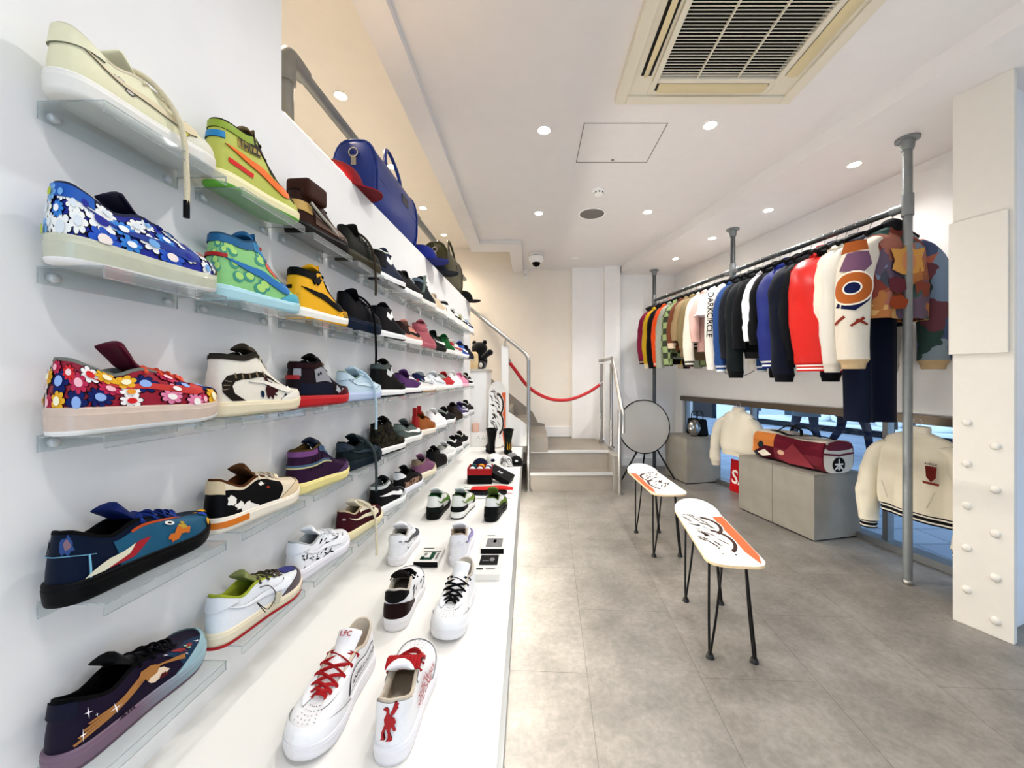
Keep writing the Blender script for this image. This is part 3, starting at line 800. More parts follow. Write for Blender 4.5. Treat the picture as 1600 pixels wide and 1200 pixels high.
# ------------------------------------------------------------------ acrylic shelves on the display wall
ROWZ = [1.735, 1.475, 1.208, .945, .685]
ROWN = ['top row', 'second row', 'third row', 'fourth row', 'lowest row']
wa = math.atan2(.028, 1)     # the wall runs this much off the Y axis
PITCH, Y0 = .277, .605
def shelf(k, row, label):
    y = Y0+PITCH*k; z = ROWZ[row]; w_, d = .232, .115
    r = root('acrylic_shelf', label, 'shelf', (wx(y), y, z), -wa, group='clear acrylic shoe shelves')
    b = MB()
    # section in (x outwards, z): back plate, top, front lip
    sec = [(.004, -.026), (.004, -.004), (d, -.004), (d, -.020), (d-.003, -.020), (d-.003, -.007), (.007, -.007), (.007, -.026)]
    sec = [(.0035, -.027), (.0035, 0), (d, 0), (d, -.020), (d-.0028, -.020), (d-.0028, -.003), (.0065, -.003), (.0065, -.027)]
    n = len(sec)
    a = [V((x, 0, q)) for x, q in sec]; c = [V((x, w_, q)) for x, q in sec]
    b.add(a+c, [(i, (i+1) % n, n+(i+1) % n, n+i) for i in range(n)], 0, False)
    b.add(a, [tuple(range(n))], 1, False); b.add(c, [tuple(range(n))], 1, False)
    for i in (3, 4, 7):  # polished lower edges
        pass
    b.add([V((d+.0004, 0, -.0005)), V((d+.0004, w_, -.0005)), V((d+.0004, w_, -.003)), V((d+.0004, 0, -.003))], [(0, 1, 2, 3)], 1, False)
    b.add([V((d+.0004, 0, -.018)), V((d+.0004, w_, -.018)), V((d+.0004, w_, -.020)), V((d+.0004, 0, -.020))], [(0, 1, 2, 3)], 1, False)
    b.build('panel', [M_ACR, M_ACRE], r)
    for yy in (.020, w_-.020):
        b = MB(); b.lathe([(.008, 0), (.008, .009), (.0065, .0115)], 14, Matrix.Translation((0, yy, -.0145)) @ Matrix.Rotation(R90, 4, 'Y'))
        b.build('screw_cap', mat('#d9dbda', .3, .4), r)
    return r
def on_shelf(k, row, yaw=20, inset=.052, dy=-.022):
    """heel centre of a shoe on shelf k; yaw in degrees turns the toe into the room"""
    y = Y0+PITCH*k+dy; x = wx(y)+inset
    return (x, y, ROWZ[row]+.0005), R90-wa-math.radians(yaw)
def ss(k, row, text, yaw=20, inset=.052, dy=-.022, shelf_word=None, **kw):
    if k: yaw = 1.5+yaw*.16
    p, a = on_shelf(k, row, yaw, inset, dy)
    kw.setdefault('L', (.915, .94, 1.02) if kw.get('kind') != 'high' else (.915, .96, 1.0))
    r = shoe(text, p, a, lod=kw.pop('lod', 0 if k < 4 else 1), group='sneakers on the wall shelves', **kw)
    shelf(k, row, 'clear acrylic shelf under the '+(shelf_word or ' '.join(text.split(' on ')[0].split()[:9])))
    return r
# ------------------------------------------------------------------ the sneakers, one by one
def dots(n, seed, k0, k1, t0, t1, r0, r1):
    q = random.Random(seed); return [(q.uniform(k0, k1), q.uniform(t0, t1), q.uniform(r0, r1)) for _ in range(n)]
def floral(seed, cols, kmin=-2.5, kmax=8.2):
    q = random.Random(seed); pr = []; spots = []
    for _ in range(400):
        k, t, r = q.uniform(kmin, kmax), q.uniform(.06, .86), q.uniform(.012, .023)
        sh = 1-.25*t*(k > 4)
        if all(math.hypot((k-a)*KX, (t-b)*KY) > (r+c)*.70 for a, b, c in spots): spots.append((k, t, r*sh))
        if len(spots) > 48: break
    by = {}
    for k, t, r in spots:
        a, c = q.choice(cols); n = q.choice((6, 7, 8, 9))
        by.setdefault('#16141c', []).append(petals(k, t, r*1.10, n))
        by.setdefault(a, []).append(petals(k, t, r*.98, n))
        by.setdefault('~'+c, []).append(ring(12, k, t, r*.42))
    order = ['#16141c']+[x for x in by if x != '#16141c' and x[0] != '~']+[x for x in by if x[0] == '~']
    return [(by[x], x.strip('~')) for x in order]
def strokes(seed, n, k0, k1, t0, t1, w, ln):
    q = random.Random(seed); out = []
    for _ in range(n):
        k, t = q.uniform(k0, k1), q.uniform(t0, t1); a = q.uniform(-.9, .9); l = q.uniform(.4, 1)*ln; ww = w*q.uniform(.5, 1.3)
        c, s_ = math.cos(a), math.sin(a)
        P_ = [(-l, 0), (-l*.3, -ww), (l*.5, -ww*.8), (l, ww*.6), (l*.4, ww), (-l*.4, ww*.8)]
        out.append([(k+(x*c-y*s_)/KX, min(.97, max(.02, t+(x*s_+y*c)/KY))) for x, y in P_])
    return out
def clampp(polys): return [[(p[0], min(.985, max(.01, p[1]))) for p in q] for q in polys]
clearsole = mat('#c3c4ae', .18, var=.12, scale=40, coat=.4, name='milky_translucent_sole')
pinksole = mat('#cdb8a8', .18, var=.12, scale=40, coat=.4, name='blush_translucent_sole')
def strap(col, k=1.0):
    def f(r, la):
        b = MB()
        p = la.S(2.2, .1); q = la.S(2.6, .6); e = la.S(3.4, .98)
        b.tube([p+V((0, -.006, .02)), q+V((0, -.007, 0)), e+V((0, -.004, .03))], .011, 8, flat=.3); b.build('strap', mat(col, .6), r)
    return f
def pull(col):
    def f(r, la):
        for k, x in ((0, .0), (0, .07)):
            T = la.top(0); b = MB(); b.box((T.x+x, 0, T.z+.022+x*.1), (.010, .026, .050)); b.build('pull_tab', mat(col, .6), r, .003)
    return f
def wings(col, hole='#1a1a1c'):
    """moulded support wing on the side of a basketball shoe"""
    return ('support_wing', [[(2.9, .62), (3.6, .44), (4.5, .70), (4.95, .97), (4.5, .97), (3.7, .66), (3.2, .84)]], col)
# --- top row
ss(0, 0, 'cream low sneaker with thick rope lace, first on the top row', yaw=1, up='#e7e3c4', sole='#e9e7e0', lin='#d9d0b8', lace='#e0d6b8',
   panels=[('side_mark', [CHECK], '#ddd0b0'), ('heel_tab', [TABBIG], '#e6e3c6'), ('toe_cap', [MUD], '#e4e2d2')],
   prints=[(clampp([blob(3.0, .62, .008, 1), blob(3.25, .42, .007, 4), blob(4.9, .2, .006, 9), blob(6.3, .7, .006, 3)]), '#5b5246'),
           (clampp([blob(3.0, .62, .0062, 1), blob(3.25, .42, .0052, 4), blob(6.3, .7, .0045, 3)]), '#d6cdc4'), (clampp([blob(4.9, .2, .0048, 9)]), '#cfc73a')],
   hang=('#d9cfb4', .0052, .085, '#111113'))
ss(1, 0, 'yellow green high top with orange side mark and lettered ankle', yaw=8, kind='high', up='#c3c766', sole='#f0e8bf', outs='#7cc24e', lin='#1c1d16', tongue='#6e5a30', lace='#2b2723',
   panels=[('collar_panel', [COLR], '#9cb040'), ('side_mark', [CHECKH], '#ef7d22'), ('heel_tab', [sstrip(-1.4, 1.4, .60, .74)], '#2a8fc2'), ('eyestay', [STAY_L, STAY_R], '#3a3428')],
   prints=[(clampp([blob(5.2, .5, .013, 5), blob(4.6, .6, .010, 8), blob(5.9, .35, .012, 2)]), '#2d2a24'), ([sstrip(2.4, 4.0, .61, .80)], '#b8a45a'), ([[(1.7, .17), (3.2, .13), (3.25, .22), (1.7, .26)]], '#d9241d')],
   texts=[('THIZZ', 3.15, .70, .020, '#34363c', 1, 0, 0)])
def cargo(r, la):
    T = la.top(2)
    b = MB(); b.box((.075, -.008, T.z+.012), (.105, .080, .060)); b.build('ankle_pouch', mat('#4a2c22', .6, var=.12, bump=.2, scale=90), r, .014, 3)
    for dy in (-.044, -.040):
        b = MB(); b.tube(smoothpts([V((.04, dy, T.z-.03)), V((.09, dy-.006, T.z-.055)), V((.15, dy-.002, .06)), V((.19, dy-.001, .045))], 4), .0045, 8); b.build('cord', mat('#c9c5bb' if dy < -.041 else '#1a1716', .35, .4), r)
ss(2, 0, 'brown cargo boot with a pouch on the ankle', yaw=12, kind='high', hs=.80, up='#42281f', sole='#1d1b18', lin='#241611', lace='#2a1b14', name='boot', cat='boot',
   panels=[('heel_panel', [sstrip(-2.4, 2.6, .30, .62)], '#cdab68'), ('toe_cap', [MUD], '#2a2a25'), ('side_panel', [sstrip(2.9, 6.5, .10, .40)], '#7a6254')], extra=cargo)
ss(3, 0, 'black olive trainer with brown rope lace hanging', yaw=14, up='#22231d', sole='#474334', lin='#171712', soleh=.045, toe=.036, hs=1.25, tongue_up=.012,
   panels=[('eyestay', [STAY_L], '#34342c')], hang=('#4d4336', .0052, .08))
ss(4, 0, 'black and slate basketball sneaker with pale inner collar', yaw=24, kind='high', hs=.84, up='#2b344a', sole='#f1f1ee', outs='#1a1a1d', lin='#d9dcd4', lace='#1b1b20',
   panels=[wings('#f2f2ef'), ('heel_panel', [sstrip(-2.6, 2.7, .25, .97)], '#101116'), ('toe_cap', [MUD], '#23262f')])
ss(5, 0, 'small black mesh trainer with a white sole', yaw=24, up='#1a1b1d', sole='#f2f1ed', lin='#101012', lace='#e8e8e6')
ss(6, 0, 'black high top with a grey vertical strap', yaw=26, kind='high', hs=.95, up='#23282f', sole='#efece4', lin='#55626b', panels=[('collar_panel', [COLR], '#6b7c88')], extra=strap('#7f8c82'))
ss(7, 0, 'tan and white low sneaker beyond the strapped high top', yaw=24, up='#dac7aa', sole='#f5f1e8', panels=[('toe_cap', [MUD], '#efe6d6')])
ss(8, 0, 'white sneaker with black collar and clay pink heel', yaw=26, kind='high', hs=.7, up='#f1ede7', sole='#f5f3ee', lin='#17171b', panels=[('collar_panel', [COLR], '#18181c'), ('heel_panel', [sstrip(-2.6, 2.8, .05, .5)], '#c59a86')])
ss(9, 0, 'black and white low sneaker near the top row end', yaw=24, up='#efefed', sole='#f4f3f0', panels=[('heel_tab', [TABBIG], '#1d1d20'), ('side_mark', [CHECK], '#1d1d20')])
ss(10, 0, 'white and olive low sneaker last but one on top', yaw=24, up='#eceadf', sole='#f5f3ec', panels=[('heel_tab', [TABBIG], '#a7ab4a'), ('side_mark', [CHECK], '#2b2b28')])
ss(11, 0, 'white sneaker with navy mark closing the top row', yaw=26, up='#e8edf4', sole='#f4f4f2', panels=[('heel_tab', [TABBIG], '#7fa4d6'), ('side_mark', [CHECK], '#1c2a58'), ('eyestay', [STAY_L], '#15171f')])
# --- second row
ss(0, 1, 'blue flower printed low sneaker with clear sole', yaw=2, up='#1b2f9b', solemat=clearsole, lin='#3a3f52', tongue='#1a1c33', lace='#1d2f7a', hs=1.2, soleh=.044, toe=.036,
   prints=floral(11, [('#f4f5f4', '#1b2f9b'), ('#3f8fd8', '#f2f4f6'), ('#f4f5f4', '#7fb2e0'), ('#f2f2ee', '#dfe6ea'), ('#86b8e8', '#b8c832'), ('#2d62c4', '#f4e9e2'), ('#f4f4f4', '#c02328')]),
   panels=[('heel_tab', [sstrip(-2.2, 2.2, .70, .985)], '#1f66b8'), ('side_mark', [[(k, t-.02) for k, t in CHECK]], '#22469a')])
AQ = [('collar_panel', [COLR], '#1f6d99'), ('side_mark', [CHECKH], '#2b7fba'), ('heel_tab', [sstrip(-1.6, 1.6, .50, .58)], '#b3202a'), ('eyestay', [STAY_L, STAY_R], '#2f8fb8'), ('toe_cap', [MUD], '#5fb4c6')]
ss(1, 1, 'mint green wavy high top with pale blue sole', yaw=10, kind='high', up='#98cf8e', sole='#b8dbe2', lin='#24556f', tongue='#2a6f9c', lace='#c0473c', panels=AQ,
   prints=[(clampp([[(k+.35*math.cos(a), t+.10*math.sin(a)) for a in [i*PI/7 for i in range(14)]]+[] for k, t, _ in dots(22, 5, .3, 6.0, .08, .80, 0, 1)]), '#4fa08e'),
           (clampp([[(k+.24*math.cos(a)+.06, t+.065*math.sin(a)+.02) for a in [i*PI/6 for i in range(12)]] for k, t, _ in dots(22, 5, .3, 6.0, .08, .80, 0, 1)]), '#b7dd84'),
           (clampp([blob(4.6, .62, .012, 2)]), '#e0604a')])
WING = [(2.75, .78), (2.95, .66), (3.2, .72), (3.35, .64), (3.85, .78), (3.6, .82), (3.75, .88), (3.3, .84), (3.15, .90), (3.0, .82)]
ss(2, 1, 'yellow and black high top with winged ankle emblem', yaw=10, kind='high', up='#efb91a', sole='#f3f0e8', outs='#efb91a', lin='#141414', tongue='#efb91a', lace='#1a1a1a',
   panels=[('collar_panel', [sstrip(-3.0, 3.3, .80, .985)], '#121212'), ('side_mark', [CHECKH], '#131313'), ('toe_cap', [MUD], '#efb91a'), ('toe_overlay', [sstrip(5.4, 6.4, .0, .30)], '#161616'), ('emblem', [WING], '#17181c'), ('eyestay', [sstrip(4.4, 7.0, .62, .90)], '#161616')],
   prints=[([sstrip(-1.2, .2, .42, .52)], '#141414'), (clampp([ring(16, 1.0, .2, .008)]), '#c48f12'), (clampp([ring(16, 1.0, .2, .0068)]), '#efb91a')])
ss(3, 1, 'puffy navy black trainer with hanging black lace', yaw=16, up='#0b0e18', sole='#13253a', lin='#0a0b10', soleh=.050, toe=.042, hs=1.35, full=1.3, tongue_up=.01, hang=('#0c0d10', .005, .10))
ss(4, 1, 'black basketball sneaker with white side wing', yaw=26, kind='high', hs=.90, up='#14161b', sole='#f0f0ee', outs='#17171a', lin='#0f1013', lace='#111114',
   panels=[wings('#f3f3f1'), ('toe_cap', [MUD], '#2a2b30')])
ss(5, 1, 'brown and peach sneaker with a white sole', yaw=22, up='#d99c88', sole='#f3f0ea', lin='#2a1916', panels=[('heel_panel', [sstrip(-3.2, 3.4, .3, .98)], '#35201d'), ('side_mark', [CHECK], '#19120f')])
ss(6, 1, 'dusty pink high top standing out on its row', yaw=26, kind='high', hs=.92, up='#b4656f', sole='#b96a74', lin='#8c4750', panels=[('ankle_panel', [sstrip(-3, 4, .55, .75)], '#a4545f')])
ss(7, 1, 'dark green black sneaker with white side mark', yaw=24, up='#17231f', sole='#1c211e', lin='#0f1412', tongue_up=.01, panels=[('side_mark', [CHECK], '#e9ebe8')])
ss(8, 1, 'bright green sneaker with a white sole', yaw=26, kind='high', hs=.72, up='#12642f', sole='#f1f0ea', lin='#0d4722', panels=[('collar_panel', [COLR], '#0c4a22')])
ss(9, 1, 'white and red low sneaker beyond the green one', yaw=24, up='#ece4e0', sole='#f2f0ec', panels=[('heel_tab', [TABBIG], '#b9232d'), ('side_mark', [CHECK], '#b9232d')])
ss(10, 1, 'cobalt blue sneaker near the second row end', yaw=26, kind='high', hs=.72, up='#2b60b4', sole='#eef0f2', lin='#10141f', panels=[('side_mark', [CHECKH], '#f0f2f4'), ('collar_panel', [COLR], '#14192a')])
ss(11, 1, 'dark navy low sneaker closing the second row', yaw=24, up='#161e36', sole='#1e2740', lin='#0d1120')
# --- third row
ss(0, 2, 'red flower printed low sneaker with clear sole', yaw=3, up='#a01f3c', solemat=pinksole, lin='#7d8078', tongue='#5d1630', lace='#f0694c', hs=1.12, soleh=.044, toe=.036, tongue_up=.012,
   prints=floral(23, [('#f6f3f0', '#d8262b'), ('#d9242c', '#f5d7d5'), ('#e58fae', '#f4efe9'), ('#c22a5a', '#f3c0c8'), ('#f6f3f0', '#e9a23a'), ('#e8b62c', '#f6f0d0'), ('#23306e', '#9cb8e6')]),
   panels=[('side_mark', [[(p[0]+.25, p[1]+.04) for p in CHECK]], mat('#c8423c', .5, var=.4, scale=60))])
tail = [(2.0, .02), (1.2, .18), (1.1, .36), (1.6, .52), (2.6, .60), (3.7, .575), (4.5, .52), (5.0, .44), (4.3, .455), (3.6, .46), (2.7, .46), (2.2, .40), (2.0, .30), (2.15, .16), (2.8, .02)]
def bands(r, la):
    pass
ss(1, 2, 'off white high top painted with a curling dark tail', yaw=12, kind='high', hs=.92, up='#e9e3d5', sole='#e8dcc0', lin='#3a342c', tongue='#4a4136', lace='#cfc6b4',
   panels=[('side_mark', [[(3.0, .40), (4.5, .26), (5.2, .22), (5.7, .34), (5.75, .50), (5.4, .40), (4.6, .36)]], '#efe9dc'), ('toe_cap', [MUD], '#eee8dc'), ('collar_panel', [sstrip(-3.4, 4.2, .90, .985)], '#3a352d')],
   prints=[([tail], '#2e2720'), ([[(1.15+.12*i, .20+.10*i), (1.75+.10*i, .24+.07*i), (1.75+.10*i, .255+.07*i), (1.15+.12*i, .225+.10*i)] for i in range(3)]+[[(2.2+.45*i, .47), (2.3+.45*i, .47), (2.25+.45*i, .595), (2.15+.45*i, .595)] for i in range(5)], '#8a7a60'),
           (clampp([blob(4.2, .16, .010, 3, rough=.5), blob(4.35, .26, .008, 6, rough=.5), blob(4.1, .33, .009, 12, rough=.6)]), '#4a2226'), (clampp([blob(3.7, .13, .005, 8), blob(5.0, .12, .005, 7)]), '#1d3350')])
ss(2, 2, 'dark high top with grey painted panel and red sole', yaw=14, kind='high', hs=.86, up='#241820', sole='#c3222c', lin='#120d10', tongue='#1a1315', lace='#7d7160',
   panels=[('collar_panel', [COLR], '#2e0f16'), ('toe_cap', [MUD], '#5d1a24'), ('heel_tab', [sstrip(-1.2, 1.2, .45, .58)], '#a4242c')],
   prints=[([sstrip(3.0, 4.5, .38, .80), sstrip(.3, 1.4, .55, .80)], '#9a9ba0'), (clampp([blob(4.9, .22, .010, 4, rough=.6), blob(5.6, .2, .009, 9, rough=.6)]), '#b5b6ba'), (clampp([blob(3.6, .62, .004, 2), ring(10, 3.35, .60, .004)]), '#1a1a1e'), ([sstrip(1.3, 4.4, .04, .34)], '#1c2236')])
ss(3, 2, 'pale ice blue low sneaker with rope lace hanging', yaw=18, up='#c5d8e2', sole='#c3cfe6', lin='#8aa09a', lace='#c9dbe4', panels=[('heel_tab', [TABBIG], '#cbdce4'), ('side_mark', [CHECK], '#d5e4ec'), ('toe_cap', [MUD], '#cbdbe4')], hang=('#bfd3dd', .0055, .10))
ss(4, 2, 'black basketball sneaker with dark grey tall collar', yaw=26, kind='high', hs=.95, up='#1a1a19', sole='#efefec', outs='#151515', lin='#4e5a58', panels=[wings('#cfd3d1'), ('collar_panel', [COLR], '#4c5856'), ('toe_cap', [MUD], '#23211f')])
ss(5, 2, 'purple and white low sneaker with black collar', yaw=22, up='#5b2c6d', sole='#f4f2ee', stripes='#2e2140', lin='#1c1620', panels=[('eyestay', [STAY_L], '#f1efec'), ('toe_cap', [MUD], '#efeeea')])
ss(6, 2, 'navy and white sneaker with a red heel stripe', yaw=20, up='#efede8', sole='#f3f1ec', stripes='#b98a52', lin='#232c4c', panels=[('heel_panel', [sstrip(-2.4, 3.4, .45, .98)], '#232d55'), ('heel_tab', [sstrip(.3, 1.3, .05, .55)], '#a9222c'), ('side_mark', [CHECK], '#c9cacb')])
ss(7, 2, 'white and light grey low sneaker on the third row', yaw=22, up='#eef0f1', sole='#f2efe6', lin='#b9b9b4', panels=[('side_mark', [CHECK], '#cfd9df')])
ss(8, 2, 'red low sneaker with sage lining', yaw=26, up='#c4232f', sole='#f2f1ee', lin='#8c9386', panels=[('heel_tab', [TABBIG], '#9ba294'), ('toe_cap', [MUD], '#efe9e6')])
ss(9, 2, 'plain white trainer beyond the red one', yaw=26, up='#f1f1f0', sole='#efeeeb', hs=1.3)
ss(10, 2, 'baby pink low sneaker near the third row end', yaw=26, up='#e99db8', sole='#efc3d0', lin='#d98aa8')
ss(11, 2, 'black and white sneaker closing the third row', yaw=26, up='#1c1d20', sole='#efefec', panels=[('side_mark', [CHECK], '#f0f0ee'), ('toe_cap', [MUD], '#e9e9e8')])
# --- fourth row
q = random.Random(4)
ss(0, 3, 'black low sneaker painted with an underwater scene', yaw=-2, up='#0f2038', sole='#0b0d10', lin='#0a0b0e', tongue='#152a63', lace='#1e428f', hs=1.15,
   prints=[([sstrip(2.9, 7.2, .02, .80)], '#175f7c'), (clampp([blob(.8, .72, .016, 3), blob(-1.2, .7, .014, 9)]), '#2c4f86'), (clampp([blob(.8, .74, .008, 6)]), '#8b6f78'),
           ([sstrip(3.6, 6.0, .76, .84)], '#b8521f'), (clampp([[(2.2, .06), (3.3, .12), (4.0, .42), (3.6, .46), (2.8, .30)]]), '#a51f2e'), (clampp([[(1.7, .03), (2.4, .06), (3.2, .26), (3.5, .46), (2.6, .32)]]), '#d9d6c0'),
           (clampp([blob(5.0, .30, .011, 2), blob(4.6, .18, .008, 5)]), '#c9752a'), (clampp([blob(5.1, .40, .007, 8), blob(5.25, .50, .004, 1)]), '#b99a3a'),
           (clampp([ring(12, 4.85, .62, .0065)]), '#e6e2da'), (clampp([ring(10, 4.85, .62, .003)]), '#161616'),
           (clampp([blob(6.9, .42, .009, 31)]), '#2450b4'), (clampp([blob(7.5, .40, .010, 12), blob(7.9, .30, .007, 14), blob(6.6, .15, .006, 15), blob(6.9, .60, .004, 17)]), '#e8b21f')],
   panels=[('heel_stitching', [sstrip(-1.9, -1.82, .02, .52), sstrip(1.9, 1.98, .02, .52), sstrip(-2.2, 2.2, .50, .515)], '#7fb6cf'), ('toe_cap', [sstrip(6.6, 10.5, 0, .10)], '#0c0e12')], texts=[])
ss(1, 3, 'cream and black splashed sneaker with orange heel sole', yaw=10, up='#e6d8c0', sole='#efe6d6', lin='#5f3b1d', tongue='#5a3a1e', lace='#efe3cc', hs=1.25,
   panels=[('toe_cap', [MUD], '#e3cfae'), ('heel_tab', [sstrip(-1.6, 1.5, .60, .985)], '#d9c6a4')],
   prints=[(clampp([[(-3, .01), (-3, .97), (-.4, .97), (-.2, .62), (.3, .97), (.7, .97), (1.0, .60), (1.4, .72), (2.2, .80), (3.3, .90), (4.6, .86), (5.3, .62), (5.0, .30), (4.6, .02)]]), '#121214'),
           (clampp([blob(2.0, .42, .014, 7), blob(3.0, .05, .016, 6, rough=.6), blob(2.5, .25, .010, 16, rough=.6), blob(4.1, .70, .006, 3, rough=.6)]), '#efeae0'), (clampp([blob(4.3, .50, .003, 3)]), '#c8482a')],
   extra=lambda r, la: MB().loft([[V((.15+(la.base(k)[0]-.15)*1.021, la.base(k)[1]*1.052, z)) for k in [-2.6+.35*i for i in range(17)]] for z in (.012, .026)], 0, False, False, True, False).build('painted_heel_sole', mat('#d9822a', .4), r))
ss(2, 3, 'purple patchwork high top with butter yellow sole', yaw=16, kind='high', hs=.82, up='#3d2140', sole='#eadd9c', lin='#5b4a2a', tongue='#27303f', lace='#56708a',
   panels=[('collar_panel', [sstrip(-3.2, 3.4, .80, .985)], '#7e4d84'), ('side_band', [sstrip(-3, 4.4, .46, .53)], '#4f6b84'), ('eyestay', [STAY_L], '#46617c'), ('toe_cap', [MUD], '#5a3e66')],
   prints=[([[(2.4+.35*i, .30), (2.5+.35*i, .30), (2.8+.35*i, .72), (2.7+.35*i, .72)] for i in range(4)], '#14101a'), ([sstrip(-3, 4.5, .41, .46)], '#cfc79a')])
ss(3, 3, 'dark teal black low sneaker with grey rope lace', yaw=20, up='#1c2a2d', sole='#1c2c36', lin='#11181a', lace='#3e484a', panels=[('heel_tab', [TABBIG], '#414b55'), ('side_mark', [CHECK], '#3b4850'), ('toe_cap', [MUD], '#233236')], texts=[('AIR', .9, .66, .011, '#161d20', 1, 0, 0)], hang=('#4a5252', .006, .09))
ss(4, 3, 'black camouflage tall basketball sneaker', yaw=26, kind='high', hs=.92, up='#191812', sole='#ecebe7', outs='#141414', lin='#101010', upmat=mat('#14130f', .6, col2='#3a3524', scale=45), panels=[wings('#1b1a16')])
ss(5, 3, 'grey green low sneaker with a white sole', yaw=22, up='#5e6963', sole='#f1f0ea', lin='#1b1d20', panels=[('heel_tab', [TABBIG], '#76817a'), ('side_mark', [CHECK], '#f0f1ee')])
ss(6, 3, 'tan brown trainer with two red pull tabs', yaw=24, up='#9c5b1f', sole='#f0e8da', lin='#6e3c12', soleh=.042, hs=1.25, panels=[('heel_panel', [sstrip(-1.0, 1.4, .02, .95)], '#b3201e'), ('toe_cap', [MUD], '#a86a2c')], extra=pull('#b3201e'))
ss(7, 3, 'all white low sneaker beyond the tan trainer', yaw=24, up='#f3f3f2', sole='#f1f0ee', hs=1.3, lin='#ece6de')
ss(8, 3, 'black low sneaker with sage grey lining and white sole', yaw=26, up='#1b1c1e', sole='#f0f0ed', lin='#8f958c', panels=[('collar_panel', [COLR], '#8b9188')])
ss(9, 3, 'dark brown suede sneaker near the fourth row end', yaw=28, kind='high', hs=.72, up='#2a2018', sole='#3a2c20', lin='#120e0c')
ss(10, 3, 'violet and white runner with black toe', yaw=26, up='#4d4176', sole='#f0eef0', lin='#1a1a24', panels=[('toe_cap', [MUD], '#18181c'), ('side_mark', [CHECK], '#d8d8de'), ('eyestay', [STAY_L], '#e9e9ec')])
ss(11, 3, 'black low sneaker closing the fourth row', yaw=26, up='#16171a', sole='#e9e9e8')
# --- lowest row
q = random.Random(9)
streak = [[(1.2+.25*i, .06+.10*i), (2.6+.25*i, .22+.09*i), (4.2, .52+.05*i), (4.3, .56+.05*i), (2.5+.2*i, .27+.09*i), (1.1+.25*i, .10+.10*i)] for i in range(5)]
evm = mat('#241a33', .5, var=.3, scale=14)
def fade_sole():
    m = bpy.data.materials.new('mauve_to_teal_sole'); m.use_nodes = True; nt = m.node_tree; bs = nt.nodes['Principled BSDF']
    tc = nt.nodes.new('ShaderNodeTexCoord'); sx = nt.nodes.new('ShaderNodeSeparateXYZ'); rp = nt.nodes.new('ShaderNodeValToRGB'); mr = nt.nodes.new('ShaderNodeMapRange')
    mr.inputs['From Max'].default_value = .3
    nt.links.new(tc.outputs['Object'], sx.inputs[0]); nt.links.new(sx.outputs['X'], mr.inputs['Value']); nt.links.new(mr.outputs['Result'], rp.inputs['Fac'])
    e = rp.color_ramp.elements; e[0].color = lin('#6a5264'); e[0].position = .35; e[1].color = lin('#8fb0b8'); e[1].position = .9
    nt.links.new(rp.outputs['Color'], bs.inputs['Base Color']); bs.inputs['Roughness'].default_value = .5; return m
ss(0, 4, 'navy and mauve low sneaker painted with white sparkles', yaw=-4, up='#221b36', solemat=fade_sole(), sole='#6a5264', lin='#08080b', tongue='#0c0c10', lace='#15141a', hs=1.12, upmat=evm,
   prints=[([sstrip(5.0, 7.0, .02, .75)], '#27405a'), (clampp([streak[0], streak[1], streak[2], streak[3]]), '#a97a45'), (clampp([blob(4.25, .36, .013, 3, rough=.2)]), '#e2cdb6'), (clampp([blob(4.1, .54, .014, 5), [(3.4, .60), (4.3, .66), (5.4, .40), (5.2, .26), (4.6, .52)]]), '#a87842'),
           (clampp([blob(5.5, .62, .011, 8, rough=.5), blob(6.0, .52, .009, 11, rough=.5)]), '#8d2026'), (clampp([blob(4.35, .24, .005, 2)]), '#5c1f22'), (clampp([blob(5.8, .46, .003, 12), blob(5.9, .60, .003, 13)]), '#7fc7a0'),
           (clampp([star4(1.9, .66, .012), star4(2.8, .40, .013), star4(1.6, .22, .010), star4(5.0, .74, .006), star4(5.4, .36, .005), star4(6.4, .40, .009), star4(2.2, .52, .005)]), '#f6f2f4')],
   panels=[('toe_cap', [MUD], '#9fbcc4'), ('heel_tab', [sstrip(-1.4, 1.4, .64, .985)], '#1a1d33')], texts=[('AIR', 3.1, .03, .014, '#3a2c3a', 1, 0, .1)])
def tagstring(r, la):
    p = la.S(4.0, .75); b = MB(); b.tube(smoothpts([p, p+V((.02, -.012, -.005)), p+V((.035, -.018, -.035)), p+V((.005, -.02, -.055)), p+V((-.03, -.018, -.02)), p+V((.0, -.016, -.06))], 5), .0012, 6)
    b.build('tag_string', mat('#4b443c', .6), r)
    b = MB(); b.box((0, 0, 0), (.020, .003, .026), 0, Matrix.Translation(p+V((.040, -.021, -.045))) @ Matrix.Rotation(.3, 4, 'Y')); b.build('swing_tag', mat('#cfcab4', .5), r, .001)
ss(1, 4, 'white low sneaker with lime collar and red sole line', yaw=20, up='#e8eaec', sole='#eadfc6', stripes='#b3141f', lin='#a8b23c', tongue='#8a8f5a', lace='#5e5348', hs=1.2,
   panels=[('heel_tab', [TABBIG], '#e3e6e8'), ('toe_cap', [MUD], '#6f6366'), ('toe_vamp', [sstrip(7.4, 10, .42, .8)], '#3c3a86'), ('side_mark', [CHECK], '#f2f3f4')], extra=tagstring)
ss(2, 4, 'white low sneaker covered in black ink drawing', yaw=20, up='#f0f0f1', sole='#e9e6ea', lin='#b9bcbb', hs=1.25,
   panels=[('side_mark', [CHECK], '#f4f4f5'), ('heel_tab', [TABBIG], '#eeeef0')], prints=[(strokes(3, 26, 1.6, 5.2, .05, .55, .0022, .010), '#17171a'), (strokes(13, 14, 3.4, 6.6, .4, .85, .003, .010), '#1c1c1f'), (clampp([blob(2.8, .30, .009, 4, rough=.25)]), '#e9e9ea'), (strokes(23, 8, 2.3, 3.3, .2, .42, .0010, .005), '#1b1b1e')])
